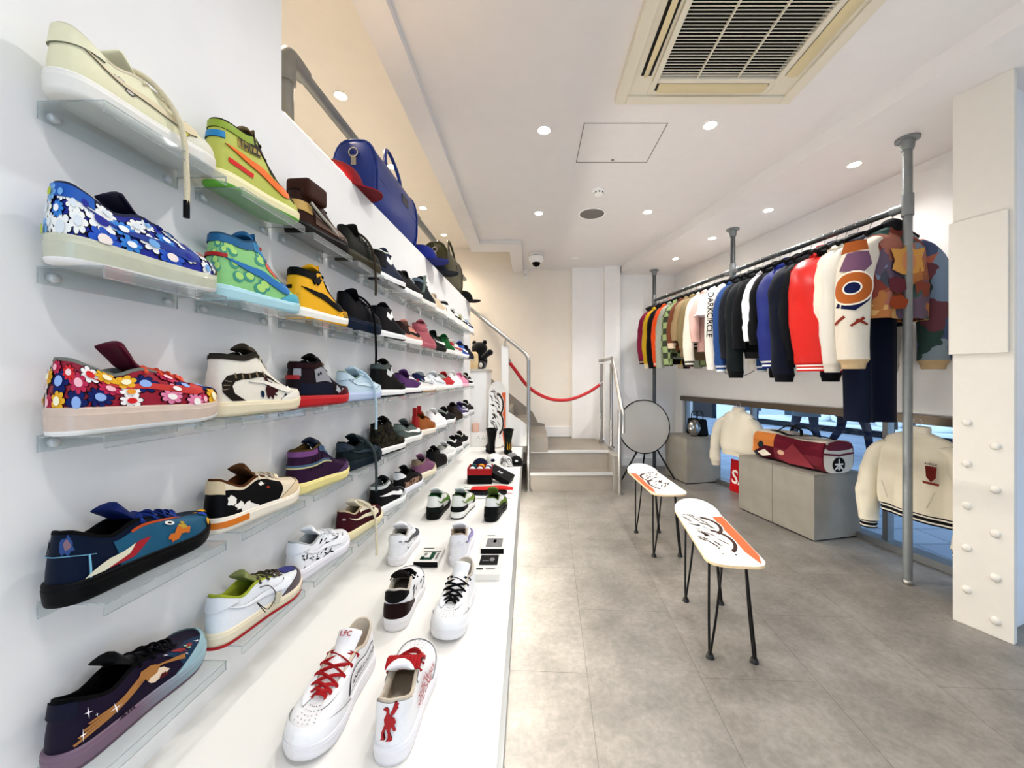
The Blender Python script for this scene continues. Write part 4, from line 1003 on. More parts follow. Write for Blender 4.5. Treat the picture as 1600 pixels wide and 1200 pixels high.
ss(3, 4, 'maroon and cream low sneaker with cream rope lace', yaw=24, up='#4a1722', sole='#eadfb8', lin='#bfae92', tongue='#e9dfc8', lace='#e9dfc8', hs=1.2, panels=[('side_mark', [CHECK], '#e6dcc4'), ('eyestay', [STAY_L, STAY_R], '#ece2cc')], texts=[('AIR', .8, .60, .009, '#d9c9c4', 1, 0, 0)], hang=('#e2d8bd', .0052, .09))
ss(4, 4, 'black and grey mid sneaker with white piping', yaw=28, kind='high', hs=.80, up='#17171a', sole='#f1f1ee', lin='#6d7270', panels=[('collar_panel', [COLR], '#cfd2d0'), ('side_mark', [CHECKH], '#f0f0ee'), ('toe_cap', [MUD], '#b9bdbb')])
ss(5, 4, 'black camouflage sneaker with white heel mark', yaw=28, up='#1b1a19', sole='#f0eff4', lin='#121212', hs=1.3, panels=[('heel_tab', [TABBIG], '#e9e9e8'), ('side_panel', [sstrip(2.2, 5.5, .02, .40)], mat('#5b4636', .6, col2='#a88a78', scale=50))])
ss(6, 4, 'mauve and cream chunky sneaker', yaw=28, up='#875a76', sole='#efe6cf', lin='#8c8573', soleh=.046, hs=1.2, panels=[('toe_cap', [MUD], '#d9ccb0'), ('heel_tab', [TABBIG], '#8f7a62')])
ss(7, 4, 'chunky black boot on the lowest row', yaw=30, kind='high', hs=.72, up='#151515', sole='#1a1a1a', lin='#0c0c0c', full=1.4, name='boot', cat='boot')
ss(8, 4, 'white and stone grey trainer on the lowest row', yaw=28, up='#e9e8e3', sole='#f1efe9', lin='#9a978c', panels=[('heel_tab', [TABBIG], '#a9a79d')])
ss(9, 4, 'black and white low sneaker beyond the stone trainer', yaw=28, up='#1a1a1c', sole='#efefed', panels=[('collar_panel', [COLR], '#e9e9e7')])
ss(10, 4, 'black sneaker with white toe near the counter', yaw=28, up='#202020', sole='#ecebe8', panels=[('toe_cap', [MUD], '#f0f0ee')])

# --- pairs standing on the platform
RED = '#b0101c'
def bird(cx_, cy_, s):
    """upright bird with raised wings and long legs"""
    body = [(-.10, .40), (-.28, .46), (-.20, .54), (-.06, .56), (.02, .46), (.02, .30), (.10, .20), (.26, .10), (.30, -.06), (.22, -.16), (.30, -.34), (.20, -.36), (.10, -.18), (.06, -.40), (.16, -.62), (.10, -.66), (-.10, -.66), (-.02, -.60), (-.02, -.40), (-.10, -.22), (-.20, -.42), (-.14, -.62), (-.32, -.64), (-.26, -.58), (-.28, -.40), (-.16, -.10), (-.20, .10), (-.12, .26)]
    wing = [(.06, .30), (.16, .44), (.30, .80), (.34, .74), (.40, .76), (.38, .66), (.46, .64), (.40, .54), (.44, .48), (.36, .42), (.24, .26), (.12, .20)]
    return [[(cx_+x*s/.025, cy_+y*s/KY) for x, y in p] for p in (body, wing)]
def pshoe(text, x, y, yaw, **kw):
    kw.setdefault('L', (.98, 1.12, 1.12))
    return shoe(text, (x, y, PT+.0005), yaw, group='sneakers standing on the platform', **kw)
LFC = dict(up='#f2f1f1', sole='#eceaec', lin='#d9cdbc', tongue='#f4f2f2', lace=RED, hs=1.15)
def tongue_text(r, la, body='LFC', col=RED, size=.016, flip=False, at=.80):
    tp = la.top(4); b = MB(); vs, fs = mesh_text(body, size, True)
    p = V((.103, 0, tp.z+.0265)); n = V((.58, 0, .81)).normalized(); up_ = V((-.81, 0, .58)).normalized(); ri = up_.cross(n)
    b.add([p+n*.0085+ri*x+up_*y for x, y in vs], fs, 0); b.build('tongue_lettering', mat(col, .5), r)
def perf(r, la):
    b = MB()
    for i in range(5):
        for j in range(-2, 3):
            k = 8.6+j*.55*(1-.06*i); t = .45+.09*i
            c_ = la.S(k, t); n_ = la.N(k, t); a_ = n_.orthogonal().normalized(); d_ = n_.cross(a_)
            b.add([c_+n_*.0012+a_*.0013*math.cos(w*PI/3)+d_*.0013*math.sin(w*PI/3) for w in range(6)], [tuple(range(6))], 0, False)
    b.build('vent_holes', mat('#9a8f90', .8), r)
def lfc1(r, la): tongue_text(r, la); perf(r, la)
sign = sstrip(14.6, 12.4, .30, .62, 6)
pshoe('white low sneaker with red laces, toe towards the viewer', -.452, 1.055, -R90-.06, panels=[('toe_cap', [MUD], '#f4f3f3'), ('eyestay', [STAY_L, STAY_R], '#f5f4f4')],
      prints=[([[(17-a, b_) for a, b_ in [(2.2, .22), (4.6, .16), (4.6, .56), (4.3, .62), (2.4, .66), (2.1, .58)]]], '#1d1c1e'), ([[(17-a, b_) for a, b_ in [(2.28, .245), (4.5, .19), (4.5, .55), (4.25, .595), (2.45, .635), (2.18, .56)]]], '#f2f1f1')], texts=[('ANFIELD ROAD', 13.6, .40, .0125, '#1f1e20', 1, .15, .05)], extra=lfc1, mirror=False, **LFC)
pshoe('white low sneaker with red bird emblem on its heel', -.285, .765, R90+.06, panels=[('toe_cap', [MUD], '#f4f3f3'), ('eyestay', [STAY_L, STAY_R], '#f5f4f4'), ('heel_tab', [TABBIG], '#efeeee'), ('bird_emblem', bird(0, .56, .046), RED)],
      texts=[("YOU'LL", 3.75, .52, .016, RED, 1, .3, 0), ('NEVER WALK', 3.95, .36, .015, RED, 1, .3, 0), ('ALONE', 3.9, .20, .016, RED, 1, .3, 0)], extra=lambda r, la: (tongue_text(r, la, 'LFC', '#8c5a62', .013), perf(r, la)), bunch=True, **LFC)
BW = dict(up='#f1f1f1', sole='#e9e8e9', lin='#d3cabd', tongue='#efeeee', lace='#101012', hs=1.15)
pshoe('white low sneaker with black and maroon heel', -.420, 1.170, R90+.10, panels=[('heel_panel', [FOX], '#2a0d10'), ('heel_tab', [TABBIG], '#141113'), ('toe_cap', [MUD], '#f3f3f3')],
      prints=[(strokes(31, 9, 3.2, 5.6, .25, .75, .0035, .012), '#16151a')], tongue_up=-.005, **{**BW, 'tongue': '#1a1012'})
pshoe('white low sneaker with black laces, toe towards the viewer', -.232, 1.405, -R90-.08, panels=[('toe_cap', [MUD], '#f4f4f4'), ('eyestay', [STAY_L, STAY_R], '#f4f4f4'), ('tongue_tab', [], '#3a0c12')][:2],
      prints=[(strokes(41, 12, 1.5, 4.6, .2, .8, .004, .013), '#17161b')], extra=lambda r, la: perf(r, la), **BW)
pshoe('white low sneaker with grey mark and ink dots', -.560, 1.575, R90+.08, up='#f1f1f3', sole='#ecebee', lin='#cfcac2', hs=1.2, panels=[('side_mark', [CHECK], '#55595e'), ('heel_tab', [TABBIG], '#f3f3f4')],
      prints=[(clampp([ring(12, 2.6, .2, .006)]+[blob(k, t, .0016, i) for i, (k, t, _) in enumerate(dots(26, 8, 1.3, 4.6, .06, .7, 0, 1))]), '#3b3d42')], texts=[('AIR', .9, .64, .009, '#26282c', 1, 0, 0)])
pshoe('white low sneaker with lilac side mark', -.302, 1.570, R90+.10, up='#f0eff2', sole='#ebeaee', lin='#bfae9c', hs=1.25, panels=[('side_mark', [CHECK], '#a79fd0'), ('heel_tab', [TABBIG], '#f2f1f4')], texts=[('AIR', .2, .62, .009, '#d9d4d4', 1, 0, 0)])
AM = dict(up='#e9eae4', sole='#141714', lin='#39502f', lace='#d9dcd2', soleh=.036, hs=1.25)
pshoe('white and green runner with dark sole, left of three', -.540, 2.085, R90+.02, panels=[('heel_panel', [sstrip(-3.2, 3.4, .02, .28)], '#16211a'), ('side_mark', [CHECK], '#5e8a2c'), ('toe_cap', [MUD], '#26342a')], **{**AM, 'lin': '#245b2e'})
pshoe('white runner with olive side and white sole, middle of three', -.412, 2.095, R90-.08, panels=[('heel_panel', [sstrip(-3.2, 3.4, .02, .28)], '#17191a'), ('side_mark', [CHECK], '#7d9a26'), ('toe_cap', [MUD], '#34402c')], **{**AM, 'sole': '#f0f0ec', 'outs': '#17181a'})
pshoe('white and olive runner with black base, right of three', -.222, 2.055, R90-.10, panels=[('heel_panel', [sstrip(-3.4, 5, .02, .42)], '#10130f'), ('side_mark', [CHECK], '#6f8a2a'), ('toe_cap', [MUD], '#5d7426')], tongue_up=.012, **{**AM, 'lin': '#5c6d2c', 'tongue': '#6b7d34'})
# ------------------------------------------------------------------ garments
def cellmat(name, cols, scale, rough=.85, rand=1.0):
    """woven patchwork: random cells in a few yarn colours"""
    m = bpy.data.materials.new(name); m.use_nodes = True; nt = m.node_tree; b = nt.nodes['Principled BSDF']
    tc = nt.nodes.new('ShaderNodeTexCoord'); vo = nt.nodes.new('ShaderNodeTexVoronoi'); vo.inputs['Scale'].default_value = scale
    vo.inputs['Randomness'].default_value = rand
    nz = nt.nodes.new('ShaderNodeTexNoise'); nz.inputs['Scale'].default_value = scale*1.3
    ad = nt.nodes.new('ShaderNodeMix'); ad.data_type = 'VECTOR'; ad.inputs['Factor'].default_value = .12
    nt.links.new(tc.outputs['Object'], nz.inputs['Vector'])
    nt.links.new(tc.outputs['Object'], ad.inputs[4]); nt.links.new(nz.outputs['Color'], ad.inputs[5]); nt.links.new(ad.outputs[1], vo.inputs['Vector'])
    sp = nt.nodes.new('ShaderNodeSeparateColor'); nt.links.new(vo.outputs['Color'], sp.inputs[0])
    rp = nt.nodes.new('ShaderNodeValToRGB'); rp.color_ramp.interpolation = 'CONSTANT'
    e = rp.color_ramp.elements
    for i, c in enumerate(cols):
        if i < 2: e[i].position = i/len(cols); e[i].color = lin(c)
        else:
            x = e.new(i/len(cols)); x.color = lin(c)
    nt.links.new(sp.outputs[0], rp.inputs['Fac']); nt.links.new(rp.outputs['Color'], b.inputs['Base Color'])
    b.inputs['Roughness'].default_value = rough; return m
def checkmat(name, a, c, scale):
    m = bpy.data.materials.new(name); m.use_nodes = True; nt = m.node_tree; b = nt.nodes['Principled BSDF']
    tc = nt.nodes.new('ShaderNodeTexCoord'); ck = nt.nodes.new('ShaderNodeTexChecker'); ck.inputs['Scale'].default_value = scale
    ck.inputs['Color1'].default_value = lin(a); ck.inputs['Color2'].default_value = lin(c)
    nt.links.new(tc.outputs['Object'], ck.inputs['Vector']); nt.links.new(ck.outputs['Color'], b.inputs['Base Color'])
    b.inputs['Roughness'].default_value = .9; return m
def cloth(c, rough=.8): return c if not isinstance(c, str) else mat(c, rough, var=.07, bump=.25, scale=140, sheen=.04, spec=.2)

def hanger(label, p, rz, w=.20, col='#121214', hookz=0, tilt=0):
    r = root('coat_hanger', label, 'coat hanger', p, rz, group='coat hangers')
    b = MB(); a = [V((0, 0, 0))+V((.024*math.sin(t), 0, .0+.024*math.cos(t)-.0)) for t in [-1.9+.35*i for i in range(11)]]
    a += [V((.012, 0, -.026)), V((0, 0, -.045)), V((0, 0, -.085))]
    b.tube(a, .0022, 6); b.build('hook', mat('#c9cacc', .25, 1), r)
    b = MB(); pts = smoothpts([(-w, 0, -.155), (-w*.62, 0, -.118), (-.05, 0, -.088), (0, 0, -.080), (.05, 0, -.088), (w*.62, 0, -.118), (w, 0, -.155)], 4)
    b.tube(pts, [.006+.006*abs(abs(i/(len(pts)-1)*2-1)) for i in range(len(pts))], 8, flat=1.6); b.build('shoulder_bar', mat(col, .5), r)
    return r

def garment(label, cat, name, p, rz, body, sleeve=None, cuff=None, hem=None, collar=None, sl=.80, bl=.68, w=.21, d=.045, sb=.055, sa=.052, short=False, spread=.06, seed=0, stripes=None,
            top=-.105, group=None, open_=False, cuffr=.8, sfold=.008, bandh=.055, hood=False, extra=None, leather=False, swing=-.02):
    """hanging top: body, two sleeves, cuffs, hem band and collar; local x across the shoulders, -y faces the viewer"""
    q = random.Random(seed+len(label)); r = root(name, label, cat, p, rz, group)
    bm_, sm_ = cloth(body), cloth(sleeve or body)
    N = 40
    from mathutils import noise
    off_ = V((q.uniform(0, 99), q.uniform(0, 99), 0))
    def rumple(rings, amp, sc=(11, 11, 5)):
        out = []
        for rg_ in rings:
            c_ = sum(rg_, V())/len(rg_); row = []
            for p_ in rg_:
                o = p_-c_; o.z = 0
                f = noise.noise(V((p_.x*sc[0], p_.y*sc[1], p_.z*sc[2]))+off_)+.6*noise.noise(V((p_.x*2*sc[0], p_.y*2*sc[1], p_.z*2.4*sc[2]))+off_)
                row.append(p_+(o.normalized() if o.length > 1e-6 else o)*f*amp)
            out.append(row)
        return out
    def dense(path, k):
        out = []
        P_ = [list(x) for x in path]
        for i in range(len(P_)-1):
            a_, b1, c1, d1 = P_[max(i-1, 0)], P_[i], P_[i+1], P_[min(i+2, len(P_)-1)]
            for j in range(k):
                t = j/k; out.append(tuple(.5*((2*y)+(z-x)*t+(2*x-5*y+4*z-u_)*t*t+(3*y-x-3*z+u_)*t**3) for x, y, z, u_ in zip(a_, b1, c1, d1)))
        out.append(tuple(P_[-1])); return out
    def ringz(a, b_, z, y0=0, fold=0, ph=0, n=N, x0=0):
        out = []
        for i in range(n):
            t = i*2*PI/n; c, s = math.cos(t), math.sin(t)
            f = 1+fold*math.sin(5*t+ph)+fold*.6*math.sin(9*t+2*ph)
            out.append(V((x0+a*math.copysign(abs(c)**.8, c), y0+b_*f*math.copysign(abs(s)**.75, s), z)))
        return out
    ph = q.uniform(0, 6)
    prof = [(.062, .036, 0), (.085, .040, -.012), (.13, .042, -.030), (.175, .044, -.052), (w-.03, d*.95, -.105), (w-.008, d, -.16), (w, d*1.05, -.26), (w+.005, d*1.1, -.40), (w+.004, d*1.12, -bl*.82)]
    prof = dense(prof, 3)
    rings = [ringz(a, b_, top+z, 0, .03+.16*min(1, -z/.5), ph) for a, b_, z in prof]
    hemtop = -bl+(bandh if hem else 0)
    rings.append(ringz(w-(.004 if hem else -.004), d*1.1, top+hemtop, 0, .16, ph))
    if not hem: rings.append(ringz(w-.012, d*.9, top+hemtop+.004, 0, .16, ph))
    nr = len(rings)-(0 if hem else 0)
    rings = rings[:8]+rumple(rings[8:-1], .007)+rings[-1:]
    b = MB(); b.loft(rings, 0, False, False)
    b.build('body', bm_, r)
    def band(nm, rr, cols, par=r):
        b = MB(); ms = []
        for i in range(len(rr)-1):
            c = cols[i % len(cols)]
            if c not in ms: ms.append(c)
            b.loft(rr[i:i+2], ms.index(c), False, i == len(rr)-2)
        b.build(nm, [cloth(c) for c in ms], par)
    if hem:
        cols = stripes or [hem]
        k = max(len(cols), 2)
        band('hem_band', [ringz(w-.010-.010*(i/k), d*1.0, top+hemtop-bandh*i/k, 0, .10, ph) for i in range(k+1)], cols)
    for sx in (-1, 1):
        b = MB(); x0 = w-.045
        lean = q.uniform(-.02, .02)
        end = -.34 if short else -sl
        path = [(x0-.035, 0, -.092, .046, sb*.75), (x0+.022, -.004, -.125, .048, sb*.92), (x0+.046+spread*.2, swing*.3, -.19, sa*1.10, sb*1.05), (x0+.068+spread*.5, swing*.6, -.29, sa*1.08, sb*1.10)]
        if short: path += [(x0+.085+spread*.6, swing*.8, end, sa*1.25, sb*1.25)]
        else:
            m = 5
            for i in range(1, m+1):
                f = i/m; z = -.29+(end+.29)*f
                bend = math.sin(f*PI)*.02
                path.append((x0+.068+spread*(.5+.5*f)+bend+lean*f-.014*f, swing*(.6+.6*f), z+(.05 if (i == m and cuff) else 0)*0, sa*(1.05-.14*f), sb*(1.08-.16*f)))
        tl = [.9, .75, .35]+[0]*20
        path = dense([tuple(pp)+(tl[j],) for j, pp in enumerate(path)], 3); rg = []
        for j, (px_, py_, pz_, a, b_, tilt) in enumerate(path):
            ring_ = []
            for i in range(20):
                t = i*2*PI/20; f = 1+sfold/.05*math.sin(3*t+j*.45+ph)*(.35 if j > 5 else .1)
                vx, vy = a*f*math.cos(t), b_*f*math.sin(t)
                ring_.append(V((sx*(px_+vx*math.cos(tilt)), py_+vy, top+pz_+vx*math.sin(tilt)*(1) if False else top+pz_-vx*math.sin(tilt)*-.6)))
            rg.append(ring_)
        if extra is None or seed == 0: rg = rg[:5]+rumple(rg[5:-1], sfold, (9, 9, 9))+rg[-1:]
        b.loft(rg, 0, True, False); s_ = b.build('sleeve', sm_, r)
        if cuff and not short:
            L_ = path[-1]; cols = stripes or [cuff]; k = max(len(cols), 2)
            rr = []
            for i in range(k+1):
                f = (1, cuffr+.06)[i > 0] if i < 2 else cuffr
                rr.append([V((sx*(L_[0]+L_[3]*f*math.cos(t)), L_[1]+L_[4]*f*math.sin(t), top+L_[2]-.058*i/k)) for t in [j*2*PI/20 for j in range(20)]])
            band('cuff', rr, cols)
    if hood:
        b = MB(); b.ell((0, .0, top+.005), (.078, .055, .055), 18, 10); b.build('hood', cloth(collar or body), r)
    elif collar:
        b = MB(); rr = [ringz(.066, .040, top-.012), ringz(.070, .044, top+.012), ringz(.066, .042, top+.032), ringz(.058, .036, top+.030), ringz(.056, .034, top+.0)]
        b.loft(rr, 0, False, True); b.build('collar', cloth(collar), r)
    if extra: extra(r, top, w, d)
    return r
RZR = math.atan2(.215, 1)
def rail(label, short_name, Y, body, twist=0, cat='jacket', name='jacket', hcol='#121214', **kw):
    p = (cx(Y), Y, RAILZ+.002); rz = RZR+math.radians(twist*1.6)
    hanger('hanger on the rail carrying the '+short_name, p, rz, col=hcol)
    return garment(label, cat, name, p, rz, body, group='garments on the clothes rail', **kw)
TAP = cellmat('woven_picture_tapestry', ['#8a4a2c', '#a86a34', '#3c3f4a', '#6d7f92', '#7a2f22', '#c99a5c', '#34504a', '#9c5f4e', '#5b4a5e'], 9)
def flatdecal(r, nm, polys, cols, fn, eps=0):
    for i, (pl_, c) in enumerate(zip(polys, cols)):
        vs, fs = fillpoly(pl_, .02); b = MB(); b.add([fn(x, y, .001*i) for x, y in vs], fs, 0); b.build(nm, cloth(c), r)
def ringpoly(cx_, cy_, a, b_, n=24): return [(cx_+a*math.cos(i*2*PI/n), cy_+b_*math.sin(i*2*PI/n)) for i in range(n)]
def donut(r, top, w, d):
    """big ring motif and strokes woven into the room-side sleeve"""
    def fn(u, z, e):   # wraps round the outer-front of the sleeve
        t = PI*1.19+u/.085; f = max(0, min(1, (-.25-z)/.55))
        sa, sb = .088*(1.05-.12*f)+.008+e, .088*(1.08-.14*f)+.008+e
        return V((-(w-.045+.068+.03*(.5+.5*f)+math.sin(f*PI)*.02)-sa*abs(math.cos(t))*1.0 if False else -(w+.056+.046*f)+sa*math.cos(t), -.017+sb*math.sin(t), top+z))
    R2 = lambda a: ringpoly(0, -.42, a, a*1.02)
    flatdecal(r, 'ring_motif', [[(-.085, -.53), (.02, -.56), (.085, -.50), (.10, -.43), (.0, -.40)], R2(.105), R2(.095), R2(.042), R2(.034)], ['#16204a', '#efe4d4', '#b0662c', '#efe9dd', '#1a2450'], fn)
    flatdecal(r, 'woven_strokes', [[(-.09, -.63), (-.03, -.585), (-.02, -.60), (-.08, -.645)], [(.0, -.65), (.06, -.60), (.07, -.615), (.01, -.66)], [(.03, -.61), (.09, -.645), (.085, -.655), (.025, -.625)]], ['#8a3420']*3, fn)
    flatdecal(r, 'shoulder_patch', [[(-.07, -.30), (-.03, -.20), (.06, -.20), (.08, -.28), (.04, -.33)], [(-.06, -.20), (-.04, -.13), (.05, -.13), (.06, -.19)]], ['#7b5a72', '#a8602c'], fn)
def chest_art(r, top, w, d):
    fn = lambda x, z, e: V((x, -.095-.002-e*2+.12*x*x, top+z))
    flatdecal(r, 'woven_panel', [[(-.13, -.17), (-.10, -.24), (-.12, -.30), (-.04, -.33), (.04, -.32), (.12, -.30), (.10, -.22), (.13, -.15), (.05, -.17), (0, -.135), (-.05, -.17)], [(x*.75, z) for x, z in ringpoly(0, -.245, .07, .065)], [(-.15, -.36), (-.10, -.345), (-.03, -.36), (-.02, -.42), (-.07, -.45), (-.14, -.43)], [(.04, -.38), (.09, -.36), (.16, -.38), (.15, -.45), (.09, -.48), (.05, -.45)], [(-.13, -.47), (-.06, -.46), (-.01, -.49), (-.03, -.54), (-.11, -.55), (-.15, -.52)]],
              ['#d1a25a', '#c98f68', '#6b2f3c', '#8a4a3a', '#9c4a22'], fn)
rail('woven tapestry hoodie with a big ring motif on its cream sleeve, nearest on the rail', 'tapestry hoodie', 2.50, TAP, -2, seed=1, sfold=.003, sleeve='#d9d1c2', cuff='#c3ac88', hood=True, collar=mat('#2c2a2c', .8, var=.3, scale=30), d=.085, sb=.088, sa=.088, w=.235, sl=.86, bl=.60, cuffr=.72, spread=.06, extra=lambda *a: (donut(*a), chest_art(*a)))
o_ = [x for x in COL.objects if x.name.startswith('sleeve') and x.parent and x.parent.get('label', '').startswith('woven tapestry')]
o_[1].data.materials[0] = cellmat('woven_sleeve', ['#6b7f99', '#1f3a34', '#a0563f', '#3a4a6e', '#7a8a94', '#5c2f3a'], 7)
rail('long navy coat hanging behind the tapestry hoodie', 'long navy coat', 2.63, '#141d33', -4, cat='coat', name='coat', bl=1.27, sl=.62, w=.16, spread=.02, d=.075, sa=.04, sb=.05)
rail('grey white sweatshirt with purple neck behind the hoodie', 'grey white sweatshirt', 2.71, '#d9d6cd', 3, sl=.88, bl=.66, sb=.06, collar='#5b4450', cuff='#d0cbbf')
rail('cream long sleeved tee beside the red jacket', 'cream long tee', 2.79, '#e6e0d2', 5, sl=.62, bl=.84, sb=.06, sa=.045, cat='tee', name='tee')
rail('denim topped black jacket with red striped cuffs', 'denim topped jacket', 2.86, '#16171b', 2, sleeve='#1d2f57', cuff='#9c2024', stripes=['#7a1a20', '#e6e0da', '#7a1a20'], hem='#9c2024', sl=.86, bl=.80, collar='#1d2f57', w=.17, spread=.01, sb=.042, sa=.042)
rail('bright red varsity jacket with white striped cuffs', 'bright red jacket', 2.95, '#c6261f', 10, sleeve=mat('#cf2a20', .42, var=.08, bump=.25, scale=18), cuff='#c6261f', stripes=['#c6261f', '#f0ece6', '#c6261f', '#f0ece6', '#c6261f'], hem='#c6261f', collar='#c6261f', sl=.87, bl=.72, sb=.13, sa=.072, d=.055, cuffr=.86, swing=-.05, spread=.085)
def diamonds(r, top, w, d):
    for i, (y, z) in enumerate(((-.05, -.17), (-.035, -.26))):
        b = MB(); M_ = Matrix.Translation((-w-.055-.012*i, y-.03, top+z)) @ Matrix.Rotation(-.9, 4, 'Z') @ Matrix.Rotation(R90, 4, 'X') @ Matrix.Rotation(PI/4, 4, 'Z')
        b.box((0, 0, 0), (.06, .06, .004), 0, M_); b.build('red_patch', cloth('#b8322e'), r)
rail('black navy jacket with red diamond patches', 'red diamond patch jacket', 3.06, '#17191f', 4, sl=.84, bl=.72, collar='#101114', extra=diamonds, cuff='#101114', sb=.06)
rail('puffy dark navy bomber with long sleeves', 'puffy navy bomber', 3.14, '#12192b', 6, sl=.95, bl=.66, sb=.085, sa=.07, cuff='#0d1018', hem='#0d1018', collar='#0d1018', swing=-.035)
rail('royal blue varsity jacket with white cuffs', 'royal blue jacket', 3.25, '#1b2c74', 6, sleeve=mat('#1c2f7c', .6, var=.08, bump=.25, scale=30), cuff='#f0eee8', stripes=['#f0eee8', '#1b2c74', '#f0eee8', '#1b2c74'], hem='#f0eee8', collar='#1b2c74', sl=.84, bl=.68, sb=.085, sa=.065)
rail('black sweatshirt between the blue jacket and white shirt', 'black sweatshirt', 3.35, '#111215', 3, sl=.70, bl=.66, collar='#111215')
rail('white long sleeved shirt with crumpled sleeve', 'white shirt', 3.43, '#f0eff4', 5, cat='shirt', name='shirt', sl=.66, bl=.60, sb=.06, sa=.05, sfold=.014, collar='#f0eff4')
rail('black jacket with white flecks near the white shirt', 'flecked black jacket', 3.53, '#15161a', 3, sl=.72, bl=.80, collar='#15161a', hem='#3f3e40')
rail('dark green black bomber with long black cuffs', 'dark green bomber', 3.62, '#1a2224', 6, sl=.92, bl=.70, sb=.08, sa=.06, cuff='#0e1012', collar='#101214', hem='#0e1012', cuffr=.85)
rail('slate black jacket beside the blue sweatshirt', 'slate black jacket', 3.71, '#24272f', 3, sl=.80, bl=.70)
rail('steel blue sweatshirt with pale striped cuffs', 'steel blue sweatshirt', 3.80, '#2c5288', 5, sl=.86, bl=.70, sb=.06, cuff='#d9dfe8', stripes=['#d9dfe8', '#2c5288', '#d9dfe8'], collar='#8fa6c4')
def vtext(r, top, w, d):
    vs, fs = mesh_text('DARKCIRCLE', .075, True)
    b = MB(); out = []
    for x, y in vs:
        z = -.34-x; t = PI*1.20+y/.066
        out.append(V((-(w+.066+.03*min(1, (x+.35)/.6))+.062*math.cos(t), -.016+.070*math.sin(t), top+z-.02)))
    b.add(out, fs, 0); b.build('sleeve_lettering', mat('#141416', .7), r)
rail('cream jacket with black vertical lettering on its sleeve', 'lettered cream jacket', 3.93, '#ece6dc', 6, sl=.84, bl=.72, sb=.06, cuff='#efe9e2', collar='#e4ddd0', extra=vtext, seed=1, sfold=.002)
rail('white short sleeved tee on the rail', 'white tee', 4.06, '#efedf4', 5, cat='tee', name='tee', short=True, bl=.74, sb=.07, sa=.05)
rail('pale pink sweatshirt with a white collar', 'pale pink sweatshirt', 4.17, '#e2bdb4', 4, sl=.60, bl=.70, sb=.05, collar='#f1eee8')
rail('ivory jacket with a black striped hem', 'ivory jacket', 4.26, '#ebe3d3', 5, sl=.80, bl=.66, sb=.065, cuff='#e6ddcb', hem='#1b1b1d', stripes=['#1b1b1d', '#e9e2d2', '#1b1b1d'], collar='#ebe3d3')
rail('khaki work jacket hanging low', 'khaki jacket', 4.38, '#8c7d5c', 4, sl=.66, bl=.78, sb=.06, collar='#7c6e50')
rail('tan jacket with a green patched hem', 'tan jacket', 4.48, '#a08a68', 4, sl=.56, bl=.74, sb=.06)
rail('brown jacket with cream fleece cuffs', 'brown fleece jacket', 4.58, '#7b4a30', 5, sl=.58, bl=.66, sb=.065, cuff='#e6d3b8', collar='#e3cdb0')
CAMO = checkmat('green_check_knit', '#8fa06a', '#2c3322', 14)
rail('green checkerboard camouflage cardigan', 'green checkerboard cardigan', 4.70, CAMO, 5, sl=.84, bl=.72, sb=.07, collar='#9aac80', cat='cardigan', name='cardigan')
rail('sage grey hoodie beside the checkerboard cardigan', 'sage grey hoodie', 4.82, '#a9ada0', 4, sl=.86, bl=.74, sb=.055, collar='#a9c4b0', cat='hoodie', name='hoodie')
rail('vivid orange varsity jacket', 'orange jacket', 4.94, '#e25a14', 5, sl=.78, bl=.66, sb=.06, cuff='#e8d8cf', stripes=['#e25a14', '#efe0d8', '#e25a14'], collar='#e87a3a')
rail('black jacket between the orange and yellow jackets', 'black jacket', 5.05, '#101116', 4, sl=.80, bl=.80, sb=.06, hem='#0c0c10', cuff='#0c0c10')
rail('mustard yellow jacket with cream cuffs', 'mustard yellow jacket', 5.17, '#c7a30f', 5, sleeve=mat('#cba80f', .5, var=.08, bump=.2, scale=30), sl=.80, bl=.60, sb=.065, cuff='#e3d3b8', hem='#e3d3b8', collar='#2a2014')
rail('maroon jacket with black body, last on the rail', 'maroon jacket', 5.28, '#1c1014', 4, sleeve='#8e1b4a', sl=.74, bl=.60, sb=.065, cuff='#d9a89c', stripes=['#1c1014', '#dcb0a4', '#1c1014'], collar='#3a1420')

# jackets hanging in the window
def front_details(r, top, w, d):
    M0 = lambda x, z, y=0: V((x, -d*1.14-.012-y, top+z))
    b = MB(); b.tube([M0(.01, -.05), M0(.012, -.56)], .003, 6); b.build('zip', mat('#c9c3b4', .4), r)
    b = MB(); b.tube(smoothpts([M0(0, .0), M0(.004, -.09), M0(.006, -.15)], 4), .004, 6); b.build('zip_pull', M_BLACK, r)
    b = MB(); b.ell(tuple(M0(.006, -.155)), (.022, .004, .008), 12, 6); b.build('swing_tag', mat('#d9d7d2', .4), r)
    flatdecal(r, 'crest', [[(.105, -.20), (.165, -.20), (.160, -.27), (.135, -.30), (.110, -.27)], [(.09, -.30), (.18, -.30), (.175, -.315), (.095, -.315)]], ['#7a2a22', '#8a3a2a'], lambda x, z, e: M0(x, z, e+.004))
    vs, fs = mesh_text('AVIREX', .020, True); b = MB(); b.add([M0(.135+x, -.187+y, .005) for x, y in vs], fs); b.build('crest_lettering', mat('#1d1a1a', .6), r)
    for sx in (-1, 1):
        b = MB(); b.tube([M0(sx*.15, -.36), M0(sx*.11, -.47)], .004, 6); b.build('pocket_welt', cloth('#e0dac8'), r)
wr = math.atan2(1, -.217)     # along the window wall, x axis pointing away from the viewer
wrz = wr-PI                   # front faces the room
def wpos(y, off): 
    n = V((-1, -.217)).normalized(); return (rx(y)+n.x*off, y+n.y*off, HEAD-.02)
hanger('black hanger under the window head with the striped white jacket', wpos(2.60, .20), wrz)
